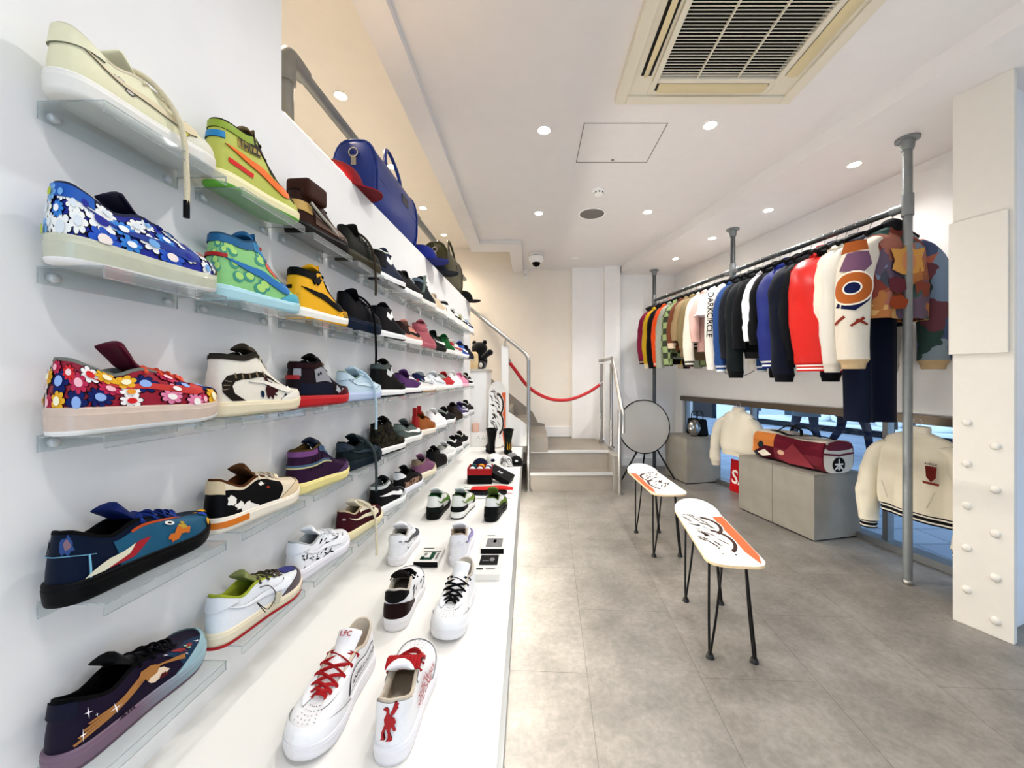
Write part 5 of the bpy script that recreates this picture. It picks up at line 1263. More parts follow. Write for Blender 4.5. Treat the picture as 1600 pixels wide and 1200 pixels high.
garment('ivory fleece jacket with black striped hem hanging in the window', 'jacket', 'jacket', wpos(2.60, .20), wrz, '#e9e2cf', cuff='#151517', hem='#151517', stripes=['#151517', '#e9e4d8', '#151517', '#151517', '#e9e4d8', '#151517'], collar='#ece6d6', sl=.68, bl=.58, w=.225, d=.075, sb=.072, sa=.064, spread=.035, top=-.06, extra=front_details, bandh=.06)
hanger('black hanger under the window head with the plain cream jacket', wpos(4.22, .16), wrz+.1)
garment('plain cream jacket seen from behind in the window', 'jacket', 'jacket', wpos(4.22, .16), wrz+.1, '#e9e3d3', collar='#e5decd', sl=.60, bl=.50, w=.23, d=.06, sb=.06, sa=.06, spread=.05, top=-.06, cuff='#e9e3d3', hem='#e4dcc8')
cb_ = root('hanging_cable', 'thin grey cable looping on the wall below the rail', 'cable', (0, 0, 0))
b = MB(); yy = 4.35; b.tube(smoothpts([V((rx(4.75)-.012, 4.75, 1.44)), V((rx(4.62)-.012, 4.62, 1.36)), V((rx(4.4)-.012, 4.40, 1.30)), V((rx(4.18)-.012, 4.18, 1.36)), V((rx(4.08)-.012, 4.08, 1.46))], 6), .004, 6); b.build('cable', mat('#8b8b88', .6), cb_)
# ------------------------------------------------------------------ skateboard benches
M_DECK = mat('#f2efe8', .3, var=.02, scale=8, coat=.3, name='white_lacquered_deck')
M_PLY = mat('#d9bd92', .5, var=.15, scale=60, name='plywood_edge')
def deck_outline(L, W, square=True):
    pts = []; h = W/2
    def arc(cx_, cy_, rx_, ry_, a0, a1, n=10): return [(cx_+rx_*math.cos(a0+(a1-a0)*i/n), cy_+ry_*math.sin(a0+(a1-a0)*i/n)) for i in range(n+1)]
    pts += arc(.055, -h+.05, .055, .05, PI, 1.5*PI, 6) if square else arc(.10, 0, .10, h, PI*.999, 1.5*PI, 10)
    pts += arc(L-.13, 0, .13, h, -PI/2, PI/2, 18)
    pts += arc(.055, h-.05, .055, .05, PI/2, PI, 6) if square else arc(.10, 0, .10, h, PI/2, PI*.999, 10)
    return pts
def deck(parent, L=.81, W=.235, kick=.045, square=True, nm='deck', tail=0, flip=1):
    def bend(x, y):
        z = -.006+.010*(abs(y)/(W/2))**2*.8
        if x > L-.17: z += kick*((x-L+.17)/.17)**1.6
        if x < .14: z += tail*((.14-x)/.14)**1.6
        return z
    vs, fs = fillpoly(deck_outline(L, W, square), .02)
    b = MB(); T = [V((x, y, bend(x, y)+.006)) for x, y in vs]; B = [V((x, y, bend(x, y)-.006)) for x, y in vs]
    b.add(T, fs, 0); b.add(B, [f[::-1] for f in fs], 1)
    ol = []
    o = deck_outline(L, W, square); n = len(o)
    for i in range(n):
        a, c = o[i], o[(i+1) % n]; l = math.hypot(c[0]-a[0], c[1]-a[1]); k = max(1, int(l/.02))
        ol += [(a[0]+(c[0]-a[0])*j/k, a[1]+(c[1]-a[1])*j/k) for j in range(k)]
    rt = [V((x, y, bend(x, y)+.006)) for x, y in ol]; rb = [V((x, y, bend(x, y)-.006)) for x, y in ol]
    b.loft([rt, rb], 1, False, False); d = b.build(nm, [M_DECK, M_PLY], parent)
    # printed graphic
    g = MB()
    def pr(poly, mi, e):
        v2, f2 = fillpoly(poly, .018); g.add([V((x, y*flip, bend(x, y)+.0066+e)) for x, y in v2], f2, mi)
    h = W/2
    pr([(.02, -h*.80), (.10, -h*.98), (.34, -h*.985), (.60, -h*.97), (.60, -h*.55), (.44, -h*.55), (.30, -h*.62), (.14, -h*.62)], 0, 0)
    def band(c0x, c0y, r0, r1, a0, a1, sy=1.0):
        n_ = 14; return [(c0x+r1*math.cos(a0+(a1-a0)*i/n_), c0y+sy*r1*math.sin(a0+(a1-a0)*i/n_)) for i in range(n_+1)]+[(c0x+r0*math.cos(a1+(a0-a1)*i/n_), c0y+sy*r0*math.sin(a1+(a0-a1)*i/n_)) for i in range(n_+1)]
    pr(band(.26, .02, .115, .160, -2.7, -.15, .62), 2, .0003); pr(band(.26, .02, .125, .152, -2.6, -.2, .62), 1, .0006)
    pr(band(.46, .02, .105, .150, -2.7, -.15, .66), 2, .0003); pr(band(.46, .02, .115, .142, -2.6, -.2, .66), 1, .0006)
    q = random.Random(5)
    for i in range(26):
        x = q.uniform(.20, .62); y = q.uniform(-.02, h*.75); l = q.uniform(.02, .055); a = q.uniform(.5, 1.3); w_ = q.uniform(.003, .008)
        c, s_ = math.cos(a), math.sin(a)
        pr([(x+u_*c-v_*s_, max(-h*.9, min(h*.9, y+(u_*s_+v_*c)*.7))) for u_, v_ in ((-l, 0), (-l*.2, -w_), (l*.6, -w_*.6), (l, 0), (l*.5, w_), (-l*.4, w_))], 1, .0008)
    for x in (.11, .17):
        for y in (-.028, .028): pr(ringpoly(x, y, .005, .005, 8), 3, .001)
    for x in (.32, .46): pr(ringpoly(x, .045, .012, .010, 6), 3, .0012)
    g.build('printed_graphic', [mat('#e4713f', .35), mat('#4a3532', .4), mat('#f4f1ea', .35), mat('#17130f', .4)], d)
    return d
def bench(label, a, f, z=.47, flip=1):
    a, f = V(a), V(f); L = (f-a).length; rz = math.atan2((f-a).y, (f-a).x)
    r = root('skateboard_bench', label, 'bench', (a.x, a.y, 0), rz, group='skateboard benches')
    d = deck(r, L, .255, .05, flip=flip); d.location = (0, 0, z)
    for x, s in ((.10, 1), (L-.24, 1)):
        for sy in (-1, 1):
            b = MB(); y = sy*.080; ft = V((x-.02, sy*.095, .012))
            p1, p2 = V((x-.045, y-sy*.03, z-.012)), V((x+.045, y, z-.012))
            b.tube(smoothpts([p1, p1*.45+ft*.55+V((-.012, 0, 0)), ft+V((-.012, 0, .03)), ft+V((0, 0, .004)), ft+V((.012, 0, .03)), p2*.45+ft*.55+V((.012, 0, 0)), p2], 5), .0058, 8)
            b.box((x, y-sy*.015, z-.0105), (.13, .06, .003)); lg_ = b.build('hairpin_leg', M_BLKMET, r)
            b = MB(); b.lathe([(.019, 0), (.017, .012), (.011, .022)], 14, Matrix.Translation((ft.x, ft.y, 0))); b.build('rubber_foot', M_BLACK, lg_)
    return r
bench('white skateboard deck bench nearest the viewer on black hairpin legs', (.91, 1.685), (1.03, 2.47))
bench('farther skateboard deck bench on hairpin legs near the steps', (.985, 2.70), (.965, 3.47), flip=-1)
# leaning deck on the platform
sk = root('skateboard_deck', 'white skateboard deck with printed graphic leaning against the steps', 'skateboard', (-.375, 4.24, PT+.008), 0, rot=(0, -1.47, 0))
sk.rotation_euler = Euler((0, 0, 0)); 
Mk = Matrix.Translation((-.375, 4.22, PT+.008)) @ Matrix.Rotation(R90, 4, 'Z') @ Matrix.Rotation(-1.50, 4, 'Y')
sk.matrix_world = Mk
deck(sk, .725, .19, .03, False, tail=.03)

# ------------------------------------------------------------------ concrete plinths and what stands on them
M_CONC = mat('#8f8a80', .6, var=.22, scale=7, bump=.15, name='grey_concrete_laminate')
WD = V((-.2168, .976, 0)); WN = V((.976, .2168, 0))
def plinth(label, p, lw, dw, h):
    p = V((*p, 0)); r = root('display_plinth', label, 'plinth', p, math.atan2(WD.y, WD.x), group='concrete effect plinths')
    # local x along the window wall, local -y towards the wall
    b = MB(); b.bx((0, -dw, .012), (lw, 0, h-.018)); b.build('body', M_CONC, r, .002)
    b = MB(); b.bx((-.001, -dw-.001, h-.018), (lw+.001, .001, h)); b.build('top_panel', mat('#97938a', .55, var=.2, scale=7), r, .002)
    b = MB(); b.bx((.012, -dw+.012, 0), (lw-.012, -.012, .014)); b.build('plinth_base', M_BLACK, r)
    return r
plinth('near concrete effect plinth under the patterned holdall', (2.225, 3.02), .396, .47, .53)
plinth('middle concrete effect plinth behind the near one', (2.225+WD.x*.40, 3.02+WD.y*.40), .396, .47, .53)
plinth('far concrete effect plinth carrying the black handbag', (1.88, 4.64), .46, .47, .557)

# patterned holdall
hb = root('patterned_holdall', 'cream burgundy and orange patterned holdall on the plinths', 'holdall', (2.225+WN.x*.24+WD.x*.36, 3.02+WN.y*.24+WD.y*.36, .53), math.atan2(WD.y, WD.x))
def bagring(x, w, h, n=28, p=.55):
    out = []
    for i in range(n):
        t = i*2*PI/n; c, s = math.cos(t), math.sin(t)
        out.append(V((x, w*math.copysign(abs(c)**p, c), h*(.5+.5*math.copysign(abs(s)**(p*1.15), s)))))
    return out
b = MB()
xs = [-.36, -.355, -.33, -.15, .1, .30, .345, .355]
sc = [.90, .97, 1, .98, 1.0, 1, .96, .88]
rings = [bagring(x, .165*s, .27*(.97+.05*math.sin(9*x))*(s if s < .95 else 1)) for x, s in zip(xs, sc)]
n = 28
for j in range(len(rings)-1):
    for i in range(n):
        k = (i+1) % n; t = (i+.5)*2*PI/n; s, c = math.sin(t), math.cos(t)
        x = xs[j]
        if s > .72: mi = 2
        elif c > 0 and s > .1: mi = 1 if x < .1 else 3
        elif c > 0: mi = 4 if x < -.1 else 5 if x < .2 else 6
        else: mi = 4
        b.add([rings[j][i], rings[j][k], rings[j+1][k], rings[j+1][i]], [(0, 1, 2, 3)], mi)
b.add(rings[0], [tuple(range(n))], 0, False); b.add(rings[-1], [tuple(range(n))], 3, False)
body = b.build('body', [cloth('#e5dfd2'), cloth('#6d1d30'), cloth('#dcd3c4'), cloth('#c98242'), cloth('#7c2a38'), mat('#5c1a2c', .8, var=.4, scale=20), cloth('#2c4a4c')], hb)
def endcap(poly, c, nm, e):
    v2, f2 = fillpoly(poly, .02); bb = MB(); bb.add([V((-.3625-e, -x, z)) for x, z in v2], f2); bb.build(nm, cloth(c), hb)
endcap([(-.135, .20), (-.10, .245), (.0, .262), (.10, .245), (.135, .20), (.10, .185), (0, .18), (-.10, .185)], '#7a2f42', 'end_band', .001)
endcap([(-.15, .165), (0, .15), (.15, .165), (.148, .150), (0, .133), (-.148, .150)], '#7a2f42', 'end_stripe', .001)
endcap(ringpoly(0, .068, .062, .060), '#16161a', 'roundel', .001)
for pl_ in ([(-.006, .022), (-.006, .115), (.006, .115), (.006, .022)], [(-.042, .078), (.042, .078), (.042, .066), (-.042, .066)], [(-.006, .074), (-.046, .032), (-.036, .026), (.002, .066)], [(.006, .074), (.046, .032), (.036, .026), (-.002, .066)], [(-.024, .045), (.024, .045), (.024, .036), (-.024, .036)]):
    endcap(pl_, '#ece8df', 'roundel_character', .002)
def side(poly, c, nm, e):   # on the room side
    v2, f2 = fillpoly(poly, .02); bb = MB(); bb.add([V((x, .166+e, z)) for x, z in v2], f2); bb.build(nm, cloth(c), hb)
side([(-.30, .03), (-.10, .20), (.05, .05), (-.05, .02)], '#8f3a44', 'woven_shape', .001); side([(.12, .06), (.20, .10), (.28, .06), (.22, .03)], '#e3dccd', 'woven_shape', .001)
side(ringpoly(.02, .10, .035, .022, 14), '#d9b59a', 'woven_shape', .002); side([(.26, .10), (.33, .19), (.34, .05)], '#d58a4a', 'woven_shape', .001); side(ringpoly(.24, .14, .03, .03, 12), '#22363c', 'woven_shape', .001)
b = MB()
for y in (-.03, .03): b.tube(smoothpts([V((-.10, y*2.6, .262)), V((-.06, y*1.5, .31)), V((.06, y*1.5, .33)), V((.15, y*2.6, .268))], 6), .012, 8, flat=.4)
b.build('handle', mat('#1a1a1c', .55), hb)
b = MB(); b.tube(smoothpts([V((.22, .06, .268)), V((.10, .10, .275)), V((-.02, .13, .262)), V((-.12, .125, .268)), V((-.26, .08, .285)), V((-.34, 0, .262))], 6), .020, 8, flat=.25); b.build('shoulder_strap', mat('#141416', .6), hb)
b = MB(); b.box((-.08, .128, .277), (.04, .05, .006)); b.build('buckle', mat('#9a9a98', .3, 1), hb)

hg = root('black_handbag', 'small black handbag on the far plinth', 'handbag', (2.13, 4.93, .557), math.atan2(WD.y, WD.x))
b = MB(); b.loft([[V((s*x, s2*y, z)) for s, s2 in ((-1, -1), (1, -1), (1, 1), (-1, 1))] for x, y, z in ((.13, .055, 0), (.145, .06, .02), (.125, .05, .19), (.12, .042, .21))], 0, True, True, False); b.build('body', mat('#0e0e10', .4, bump=.15, scale=60), hg, .008)
for y in (-.04, .04):
    b = MB(); b.tube(smoothpts([V((-.055, y, .19)), V((-.06, y, .26)), V((-.03, y, .30)), V((.03, y, .30)), V((.06, y, .26)), V((.055, y, .19))], 5), .006, 8); b.build('handle', mat('#121214', .4), hg)
eg = root('silver_clutch', 'silver metallic rounded clutch against the black handbag', 'clutch', (2.04, 4.80, .557), .2)
b = MB(); b.ell((0, 0, .105), (.085, .055, .105), 24, 14); b.build('shell', mat('#b9b6b0', .18, .95, bump=.3, scale=25), eg)
b = MB(); b.tube([V((.082*math.cos(t), 0, .105+.102*math.sin(t))) for t in [i*2*PI/28 for i in range(28)]], .006, 6, closed=True); b.build('rim', mat('#8f8c86', .25, 1), eg)

sg = root('sale_poster', 'red sale poster standing by the window behind the plinths', 'poster', (rx(4.40)-.10, 4.40, .005), math.atan2(-WD.y, -WD.x), rot=(-.05, 0, math.atan2(-WD.y, -WD.x)))
b = MB(); b.bx((0, -.004, 0), (.50, .004, .36)); b.build('board', mat('#c4121f', .4), sg)
def put(body, x, z, s, par):
    vs, fs = mesh_text(body, s, True); bb = MB(); bb.add([V((x+a, -.0052, z+c)) for a, c in vs], fs); bb.build('lettering', mat('#f6f3f0', .4), par)
put('SALE', .25, .16, .215, sg)
put('ONLINE', .22, .315, .045, sg)

# round tilt-top table folded upright
tt = root('round_table', 'round grey table top with black rim tipped upright on black legs', 'table', (1.455, 4.95, 0), .12)
Mt = Matrix.Translation((0, 0, .66)) @ Matrix.Rotation(R90-.10, 4, 'X')
b = MB(); b.lathe([(.335, -.008), (.335, .010)], 64, Mt, 0); b.build('table_top', mat('#b4b2ad', .22, .15, var=.04, scale=4, name='pale_grey_glossy_top'), tt)
b = MB(); b.lathe([(.335, -.012), (.347, -.010), (.347, .012), (.335, .014)], 64, Mt, 0, False, False); b.build('rim', M_BLKMET, tt)
for p, q_ in (((-.05, .02, .40), (-.34, -.10, .01)), ((.03, .03, .40), (.04, .16, .01)), ((.16, .02, .40), (.34, -.14, .01))):
    b = MB(); b.tube([V(p), V(q_)], .011, 8); b.build('leg', M_BLKMET, tt)

# ------------------------------------------------------------------ small things on the platform
def boxthing(label, x, y, w, d, h, lid, front, art, seed, rz=0, name='boxed_accessory'):
    r = root(name, label, 'box', (x, y, PT+.0005), rz, group='small boxes on the platform')
    b = MB(); b.bx((-w/2, 0, 0), (w/2, d, h)); b.build('box_body', mat(lid, .4), r, .001)
    b = MB(); b.bx((-w/2+.001, -.0012, .001), (w/2-.001, .002, h-.001)); b.build('front_face', mat(front, .35), r)
    q = random.Random(seed); b = MB()
    for poly, mi in art:
        v2, f2 = fillpoly(poly, .02); b.add([V((a*w-w/2, c*d, h+.0006+.0003*mi)) for a, c in v2], f2, mi)
    b.build('printed_lid', [mat('#f1efe9', .4), mat('#141416', .4), mat('#2f5a44', .4), mat('#8b8b8b', .4)], r)
    return r
sq = lambda a, c, e, f: [(a, c), (e, c), (e, f), (a, f)]
def lidtext(r, body, x, y, h, s, c): 
    vs, fs = mesh_text(body, s, True); b = MB(); b.add([V((x+a, y+e, h+.0018)) for a, e in vs], fs); b.build('lettering', mat(c, .5), r)
r = boxthing('flat boxed accessory with green letter J on its lid', -.432, 1.57, .100, .135, .024, '#eceae4', '#121214', [(sq(.18, .62, .95, .68), 1), (sq(.56, .20, .74, .66), 2), (sq(.26, .12, .70, .26), 2), (sq(.20, .12, .34, .34), 2), (sq(.28, .40, .40, .55), 3), (sq(.82, .15, .90, .55), 3), (sq(.1, .88, .55, .93), 1)], 1)
lidtext(r, '24', .03, .005, .0, .01, '#cccccc')
r = boxthing('flat boxed accessory with curled drawings on its lid', -.172, 1.69, .103, .150, .024, '#eceae4', '#121214', [(sq(.2, .12, .9, .70), 3), (sq(.22, .14, .88, .68), 0), (ringpoly(.32, .42, .06, .10, 10), 1), (ringpoly(.55, .50, .08, .12, 10), 3), (sq(.62, .56, .85, .62), 1), (ringpoly(.72, .30, .05, .08, 8), 1), (sq(.15, .90, .5, .94), 1)], 2)
r = boxthing('flat white boxed accessory with black lid panel nearest the platform edge', -.173, 1.468, .103, .165, .026, '#eceae4', '#e9e7e0', [(sq(.14, .42, .86, .95), 1), (sq(.24, .62, .5, .66), 3), (ringpoly(.62, .70, .10, .10, 12), 3), (sq(.08, .20, .34, .27), 1), (sq(.45, .22, .8, .26), 3)], 3)

bxr = root('shoe_box', 'open black and red box filled with rolled socks', 'box', (-.376, 2.79, PT+.0005), .03)
b = MB(); w_, d_, h_ = .178, .15, .112
b.bx((-w_/2, 0, 0), (w_/2, d_, .004)); 
for a in ((-w_/2, 0, -w_/2+.003, d_), (w_/2-.003, 0, w_/2, d_), (-w_/2, 0, w_/2, .003), (-w_/2, d_-.003, w_/2, d_)):
    b.bx((a[0], a[1], 0), (a[2], a[3], .066), 0); b.bx((a[0]-.0, a[1], .066), (a[2], a[3], h_), 1)
b.build('box_body', [mat('#0f0f11', .5), mat('#b4131c', .5)], bxr)
cols = ['#f0eee8', '#f0eee8', '#f0eee8', '#1f4a5c', '#8c1f2c', '#2a3f6a', '#1c5a52', '#e3a82c', '#e8e6e2']
for i in range(9):
    x = -.056+.056*(i % 3); y = .030+.044*(i//3)
    t = root('rolled_socks', ('%s rolled socks in the open box, %s row, %s' % (['white', 'white', 'white', 'teal', 'crimson', 'navy', 'green teal', 'yellow', 'pale grey'][i], ['front', 'middle', 'back'][i//3], ['left', 'centre', 'right'][i % 3])), 'socks', (-.376+x, 2.79+y, PT+.098), group='rolled socks in the box')
    b = MB(); b.ell((0, 0, 0), (.025, .019, .024), 14, 8); b.build('roll', cloth(cols[i]), t)
lr = root('box_lid', 'black box lid tilted beside the sock box', 'lid', (-.235, 2.86, PT+.030), 0, rot=(.25, .42, -.25))
b = MB(); b.bx((-.09, -.05, 0), (.09, .06, .045)); b.build('lid_body', mat('#141415', .45), lr, .002)
vs_2, fs_2 = mesh_text('AE', .034, True); b = MB(); b.add([V((-.01+x, .0+y, .0456)) for x, y in vs_2], fs_2); b.build('logo', mat('#e9e9e9', .4), lr)

def folded(label, x0, x1, y, z, d, h, col, seed, name='folded_garment', prints=()):
    r = root(name, label, 'folded garment', ((x0+x1)/2, y, z), group=None)
    q = random.Random(seed); L = x1-x0; rings = []
    for i in range(15):
        f = i/14; s = 1-.6*abs(2*f-1)**6; hh = h*(.85+.25*math.sin(7*f+seed))*s; dd = d*(.9+.12*math.sin(5*f+2*seed))*(.6+.4*s)
        rings.append([V((-L/2+L*f, dd*.5*math.copysign(abs(math.cos(t))**.7, math.cos(t)), hh*(.5+.5*math.copysign(abs(math.sin(t))**.8, math.sin(t))))) for t in [k*2*PI/16 for k in range(16)]])
    b = MB(); b.loft(rings, 0); b.build('cloth', cloth(col), r)
    for (x, w2, c) in prints:
        b = MB(); b.box((x, -d*.47, h*.45), (w2, .006, h*.3)); b.build('woven_label', mat(c, .6), r)
    return r
folded('white folded scarf at the bottom of the small pile', -.50, -.13, 2.50, PT, .11, .017, '#f0f0f0', 1, prints=((-.10, .03, '#1a1a1c'), (.06, .02, '#8a1a20')))
folded('black folded scarf on the white one', -.50, -.16, 2.53, PT+.0185, .10, .015, '#131316', 2, prints=((-.08, .02, '#d9d9d9'), (.09, .02, '#c22')) if False else ((-.08, .02, '#d9d9d9'),))
folded('red folded scarf on top of the pile', -.40, -.12, 2.56, PT+.034, .09, .015, '#d22a22', 3)
folded('pale grey folded cloth behind the red scarf', -.50, -.40, 2.60, PT+.034, .08, .012, '#d9dbd4', 4)

def cap(label, p, rz, col, brim=None, rot=None, under=None, logo=None, name='cap', S=1.0):
    r = root(name, label, 'cap', p, rz, rot=rot, group='caps'); r.scale = (S, S, S*.8)
    b = MB(); rings = []
    for j in range(9):
        a = j/8*R90; rr = math.cos(a)**.75 if j < 8 else .02
        rings.append([V((.095*rr*math.cos(t)*(1.05), .085*rr*math.sin(t), .002+.118*math.sin(a))) for t in [k*2*PI/24 for k in range(24)]])
    b.loft(rings, 0, True, True); b.build('crown', cloth(col), r)
    b = MB(); o1 = []; 
    for k in range(13):
        t = -1.15+2.3*k/12; o1.append((.095*math.cos(t), .085*math.sin(t)))
    o2 = [(.175*math.cos(t*.72)+.0, .083*math.sin(t)) for t in [1.15-2.3*k/12 for k in range(13)]]
    v2, f2 = fillpoly(o1+o2, .012)
    f = lambda x, y: .006-.35*(y*y)*4+.0
    b.add([V((x, y, f(x, y)+.003)) for x, y in v2], f2, 0); b.add([V((x, y, f(x, y)-.003)) for x, y in v2], [q_[::-1] for q_ in f2], 1)
    ol = o1+o2; b.loft([[V((x, y, f(x, y)+.003)) for x, y in ol], [V((x, y, f(x, y)-.003)) for x, y in ol]], 0, False, False)
    b.build('brim', [cloth(brim or col), cloth(under or brim or col)], r)
    b = MB(); b.ell((0, 0, .120), (.008, .008, .005), 10, 6); b.build('button', cloth(col), r)
    if logo:
        b = MB(); b.ell((.085, 0, .06), (.012, .022, .022), 10, 6); b.build('badge', mat(logo, .5), r)
    return r
cap('navy cap lying behind the sock box', (-.445, 3.34, PT), -2.2, '#141c3c', S=.75)
cap('white embroidered cap between the navy cap and silver cap', (-.335, 3.46, PT), -1.6, '#efede6', '#efede6', logo='#1c2140', S=.92)
cap('black and white patterned cap in front of the boots', (-.225, 3.44, PT), -1.2, cellmat('patterned_cap', ['#1a1a1c', '#e9e7e2', '#8a8a88', '#f2f0ea'], 40), S=.72)
cap('black cap with a white badge near the platform edge', (-.135, 3.46, PT), -1.5, '#151517', logo='#e9e9e6', S=.7)
cap('silver grey cap beside the black badge cap', (-.18, 3.60, PT), -1.4, '#8d8d8d', S=.7)

def boot(label, x, y, rz, m, trim, gold=None):
    r = root('boot', label, 'boot', (x, y, PT+.0005), rz, group='boots by the leaning skateboard')
    b = MB()
    prof = [(0, .040, .052, .0), (.05, .046, .058, .004), (.09, .044, .056, .0), (.14, .047, .060, -.004), (.20, .058, .072, -.006), (.25, .066, .082, -.008), (.27, .067, .084, -.008)]
    b.loft([[V((xo+a*math.cos(t)*1.0, bb*math.sin(t)*.85, z+.02)) for t in [k*2*PI/20 for k in range(20)]] for z, a, bb, xo in [(p_[0], p_[2], p_[1], p_[3]) for p_ in prof]], 0, False, False)
    b.ell((.09, 0, .055), (.095, .046, .045), 18, 10, 0); b.build('shaft', m, r)
    b = MB(); b.loft([[V((.055+(xx-.055), yy, z)) for xx, yy in [(.055+.135*math.cos(t), .048*math.sin(t)) for t in [k*2*PI/24 for k in range(24)]]] for z in (0, .022)], 0); b.build('sole', mat('#111113', .6), r)
    b = MB(); b.tube([V((-.008+.084*math.cos(t), .057*math.sin(t), .29)) for t in [k*2*PI/24 for k in range(24)]], .010, 8, closed=True); b.build('collar', mat(trim, .5), r)
    if gold:
        b = MB(); q = random.Random(2)
        for i in range(7):
            a = PI+q.uniform(-1.2, 1.2); z0 = q.uniform(.03, .07); z1 = z0+q.uniform(.06, .11); wd = .14
            f = lambda t, z: V((-.004+(.064+.02*max(0, (z-.14)/.12))*math.cos(t), (.047+.012*max(0, (z-.14)/.12))*math.sin(t), z+.02))
            b.add([f(a-wd, z0), f(a+wd, z0), f(a+wd*.8, (z0+z1)/2), f(a, z1), f(a-wd*.8, (z0+z1)/2)], [(0, 1, 2, 3, 4)], 0)
        b.build('gold_patches', mat(gold, .3, .8), r)
    r.scale = (.9, .9, .84)
    return r
boot('plain black leather boot left of the pair', -.405, 3.93, R90+.35, mat('#141414', .32, bump=.2, scale=25), '#17171a')
boot('black camouflage boot with gold patches, right of the pair', -.235, 3.90, R90+.1, mat('#191c18', .4, col2='#2f3a2c', scale=22), '#15161a', '#c79a36')
cd = root('pink_candle', 'small pale pink jar on the low white ledge', 'jar', (-.625, 4.318, .68), 0)
b = MB(); b.lathe([(.038, 0), (.040, .01), (.040, .09), (.034, .10), (.030, .10), (.030, .085)], 20, Matrix.Scale(.45, 4, (0, 1, 0))); b.build('jar_body', mat('#e3bfae', .4), cd)

# plush toys on the counter
pt = root('plush_bear', 'black plush bear sitting on the white counter', 'plush toy', (-.60, 4.56, 1.39), -.5)
FUR = mat('#0d0d0f', .95, bump=.6, scale=220, sheen=.3)
b = MB(); b.ell((0, 0, .10), (.085, .075, .105), 18, 10); b.build('body', FUR, pt)
b = MB(); b.ell((-.01, -.01, .245), (.100, .085, .080), 18, 10); b.build('head', FUR, pt)
for sx in (-1, 1):
    b = MB(); b.ell((sx*.075-.01, -.01, .315), (.030, .018, .030), 12, 8); b.build('ear', FUR, pt)
b = MB(); b.tube([V((.06, -.03, .13)), V((.12, -.05, .17)), V((.17, -.06, .19))], [.034, .032, .034], 12); b.ell((.175, -.06, .192), (.036, .036, .036), 12, 8); b.build('arm', FUR, pt)
b = MB(); b.tube([V((-.06, -.03, .13)), V((-.10, -.07, .09))], [.034, .034], 12); b.build('arm', FUR, pt)
for x, y in ((.09, -.11), (-.02, -.12)):
    b = MB(); b.tube([V((x*.6, -.03, .05)), V((x, y, .045))], [.045, .042], 12); b.ell((x, y, .05), (.042, .03, .05), 12, 8); b.build('leg', FUR, pt)
b = MB(); b.ell((.10, -.135, .045), (.026, .010, .030), 12, 8); b.build('paw_pad', mat('#d9d6d0', .8), pt)
cbg = root('cream_pouch', 'cream drawstring pouch in front of the black plush bear', 'pouch', (-.665, 4.43, 1.39), -.3)
b = MB(); b.loft([[V((a*math.cos(t), a*.55*math.sin(t), z)) for t in [k*2*PI/18 for k in range(18)]] for z, a in ((0, .055), (.02, .062), (.10, .060), (.165, .058), (.185, .050), (.20, .030))]); b.build('bag', cloth('#dfc9a2'), cbg)
b = MB(); b.tube(smoothpts([V((-.05, -.03, .05)), V((-.08, -.05, .075)), V((-.095, -.05, .03)), V((-.08, -.05, .006))], 5), .004, 6); b.build('drawstring', cloth('#c9b68e'), cbg)

# ------------------------------------------------------------------ bags and caps on top of the display wall
def holdall(label, y0, y1, d, h, col, metal, name):
    yc = (y0+y1)/2; r = root(name, label, 'holdall', (wx(yc)-d/2-.015, yc, WTOP), R90-wa)
    L = (y1-y0)/2; m = mat(col, .34, var=.08, bump=.12, scale=35, name='grained_leather_'+col.strip('#'))
    b = MB(); rings = []
    for x, s in ((-L, .86), (-L+.006, .95), (-L+.03, 1), (-L*.3, 1.02), (L*.3, 1.02), (L-.03, 1), (L-.006, .95), (L, .86)):
        rings.append([V((x, d/2*s*math.copysign(abs(math.cos(t))**.6, math.cos(t)), h*(.5+.5*s*math.copysign(abs(math.sin(t))**(.55 if math.sin(t) < 0 else .95), math.sin(t)))*1)) for t in [k*2*PI/28 for k in range(28)]])
    b.loft(rings, 0); b.build('body', m, r)
    for x in (-L+.012, L-.012):
        b = MB(); b.tube([V((x, d/2*1.0*math.copysign(abs(math.cos(t))**.6, math.cos(t)), h*(.5+.5*math.copysign(abs(math.sin(t))**(.55 if math.sin(t) < 0 else .95), math.sin(t))))) for t in [k*2*PI/28 for k in range(28)]], .006, 6, closed=True); b.build('piping', m, r)
    for sy in (-1, 1):
        b = MB(); b.tube(smoothpts([V((-L*.34, sy*d*.36, h*.80)), V((-L*.32, sy*d*.30, h*1.05)), V((-L*.12, sy*d*.22, h*1.28)), V((L*.12, sy*d*.22, h*1.28)), V((L*.32, sy*d*.30, h*1.05)), V((L*.34, sy*d*.36, h*.80))], 6), .010, 8); b.build('handle', m, r)
    b = MB(); b.bx((-L*.9, -.004, h*1.0), (L*.9, .004, h*1.012)); b.build('zip', mat('#1c1d22', .4, .5), r)
    for sy in (-1,):
        b = MB(); b.box((0, -d*.5, h*.5), (L*1.8, .004, .008)); b.build('seam', m, r)
        b = MB(); b.box((L*.25, -d*.502, h*.62), (.10, .006, .05)); b.build('badge', mat('#2a2d3a', .3, .6), r, .002)
    b = MB(); p = V((-L-.004, 0, h*.80)); b.tube([p+V((-.004, .022*math.cos(t), .022*math.sin(t))) for t in [k*2*PI/16 for k in range(16)]], .004, 6, closed=True); b.box((-L-.003, 0, h*.70), (.006, .026, .05)); b.build('ring_tab', mat('#c9c7c2', .25, 1), r)
    return r
holdall('large royal blue leather holdall on the display wall', 1.90, 2.52, .23, .36, '#16307c', '#ccc', 'leather_holdall')
holdall('olive green leather holdall on the display wall', 3.32, 3.95, .22, .35, '#38371c', '#ccc', 'leather_holdall')
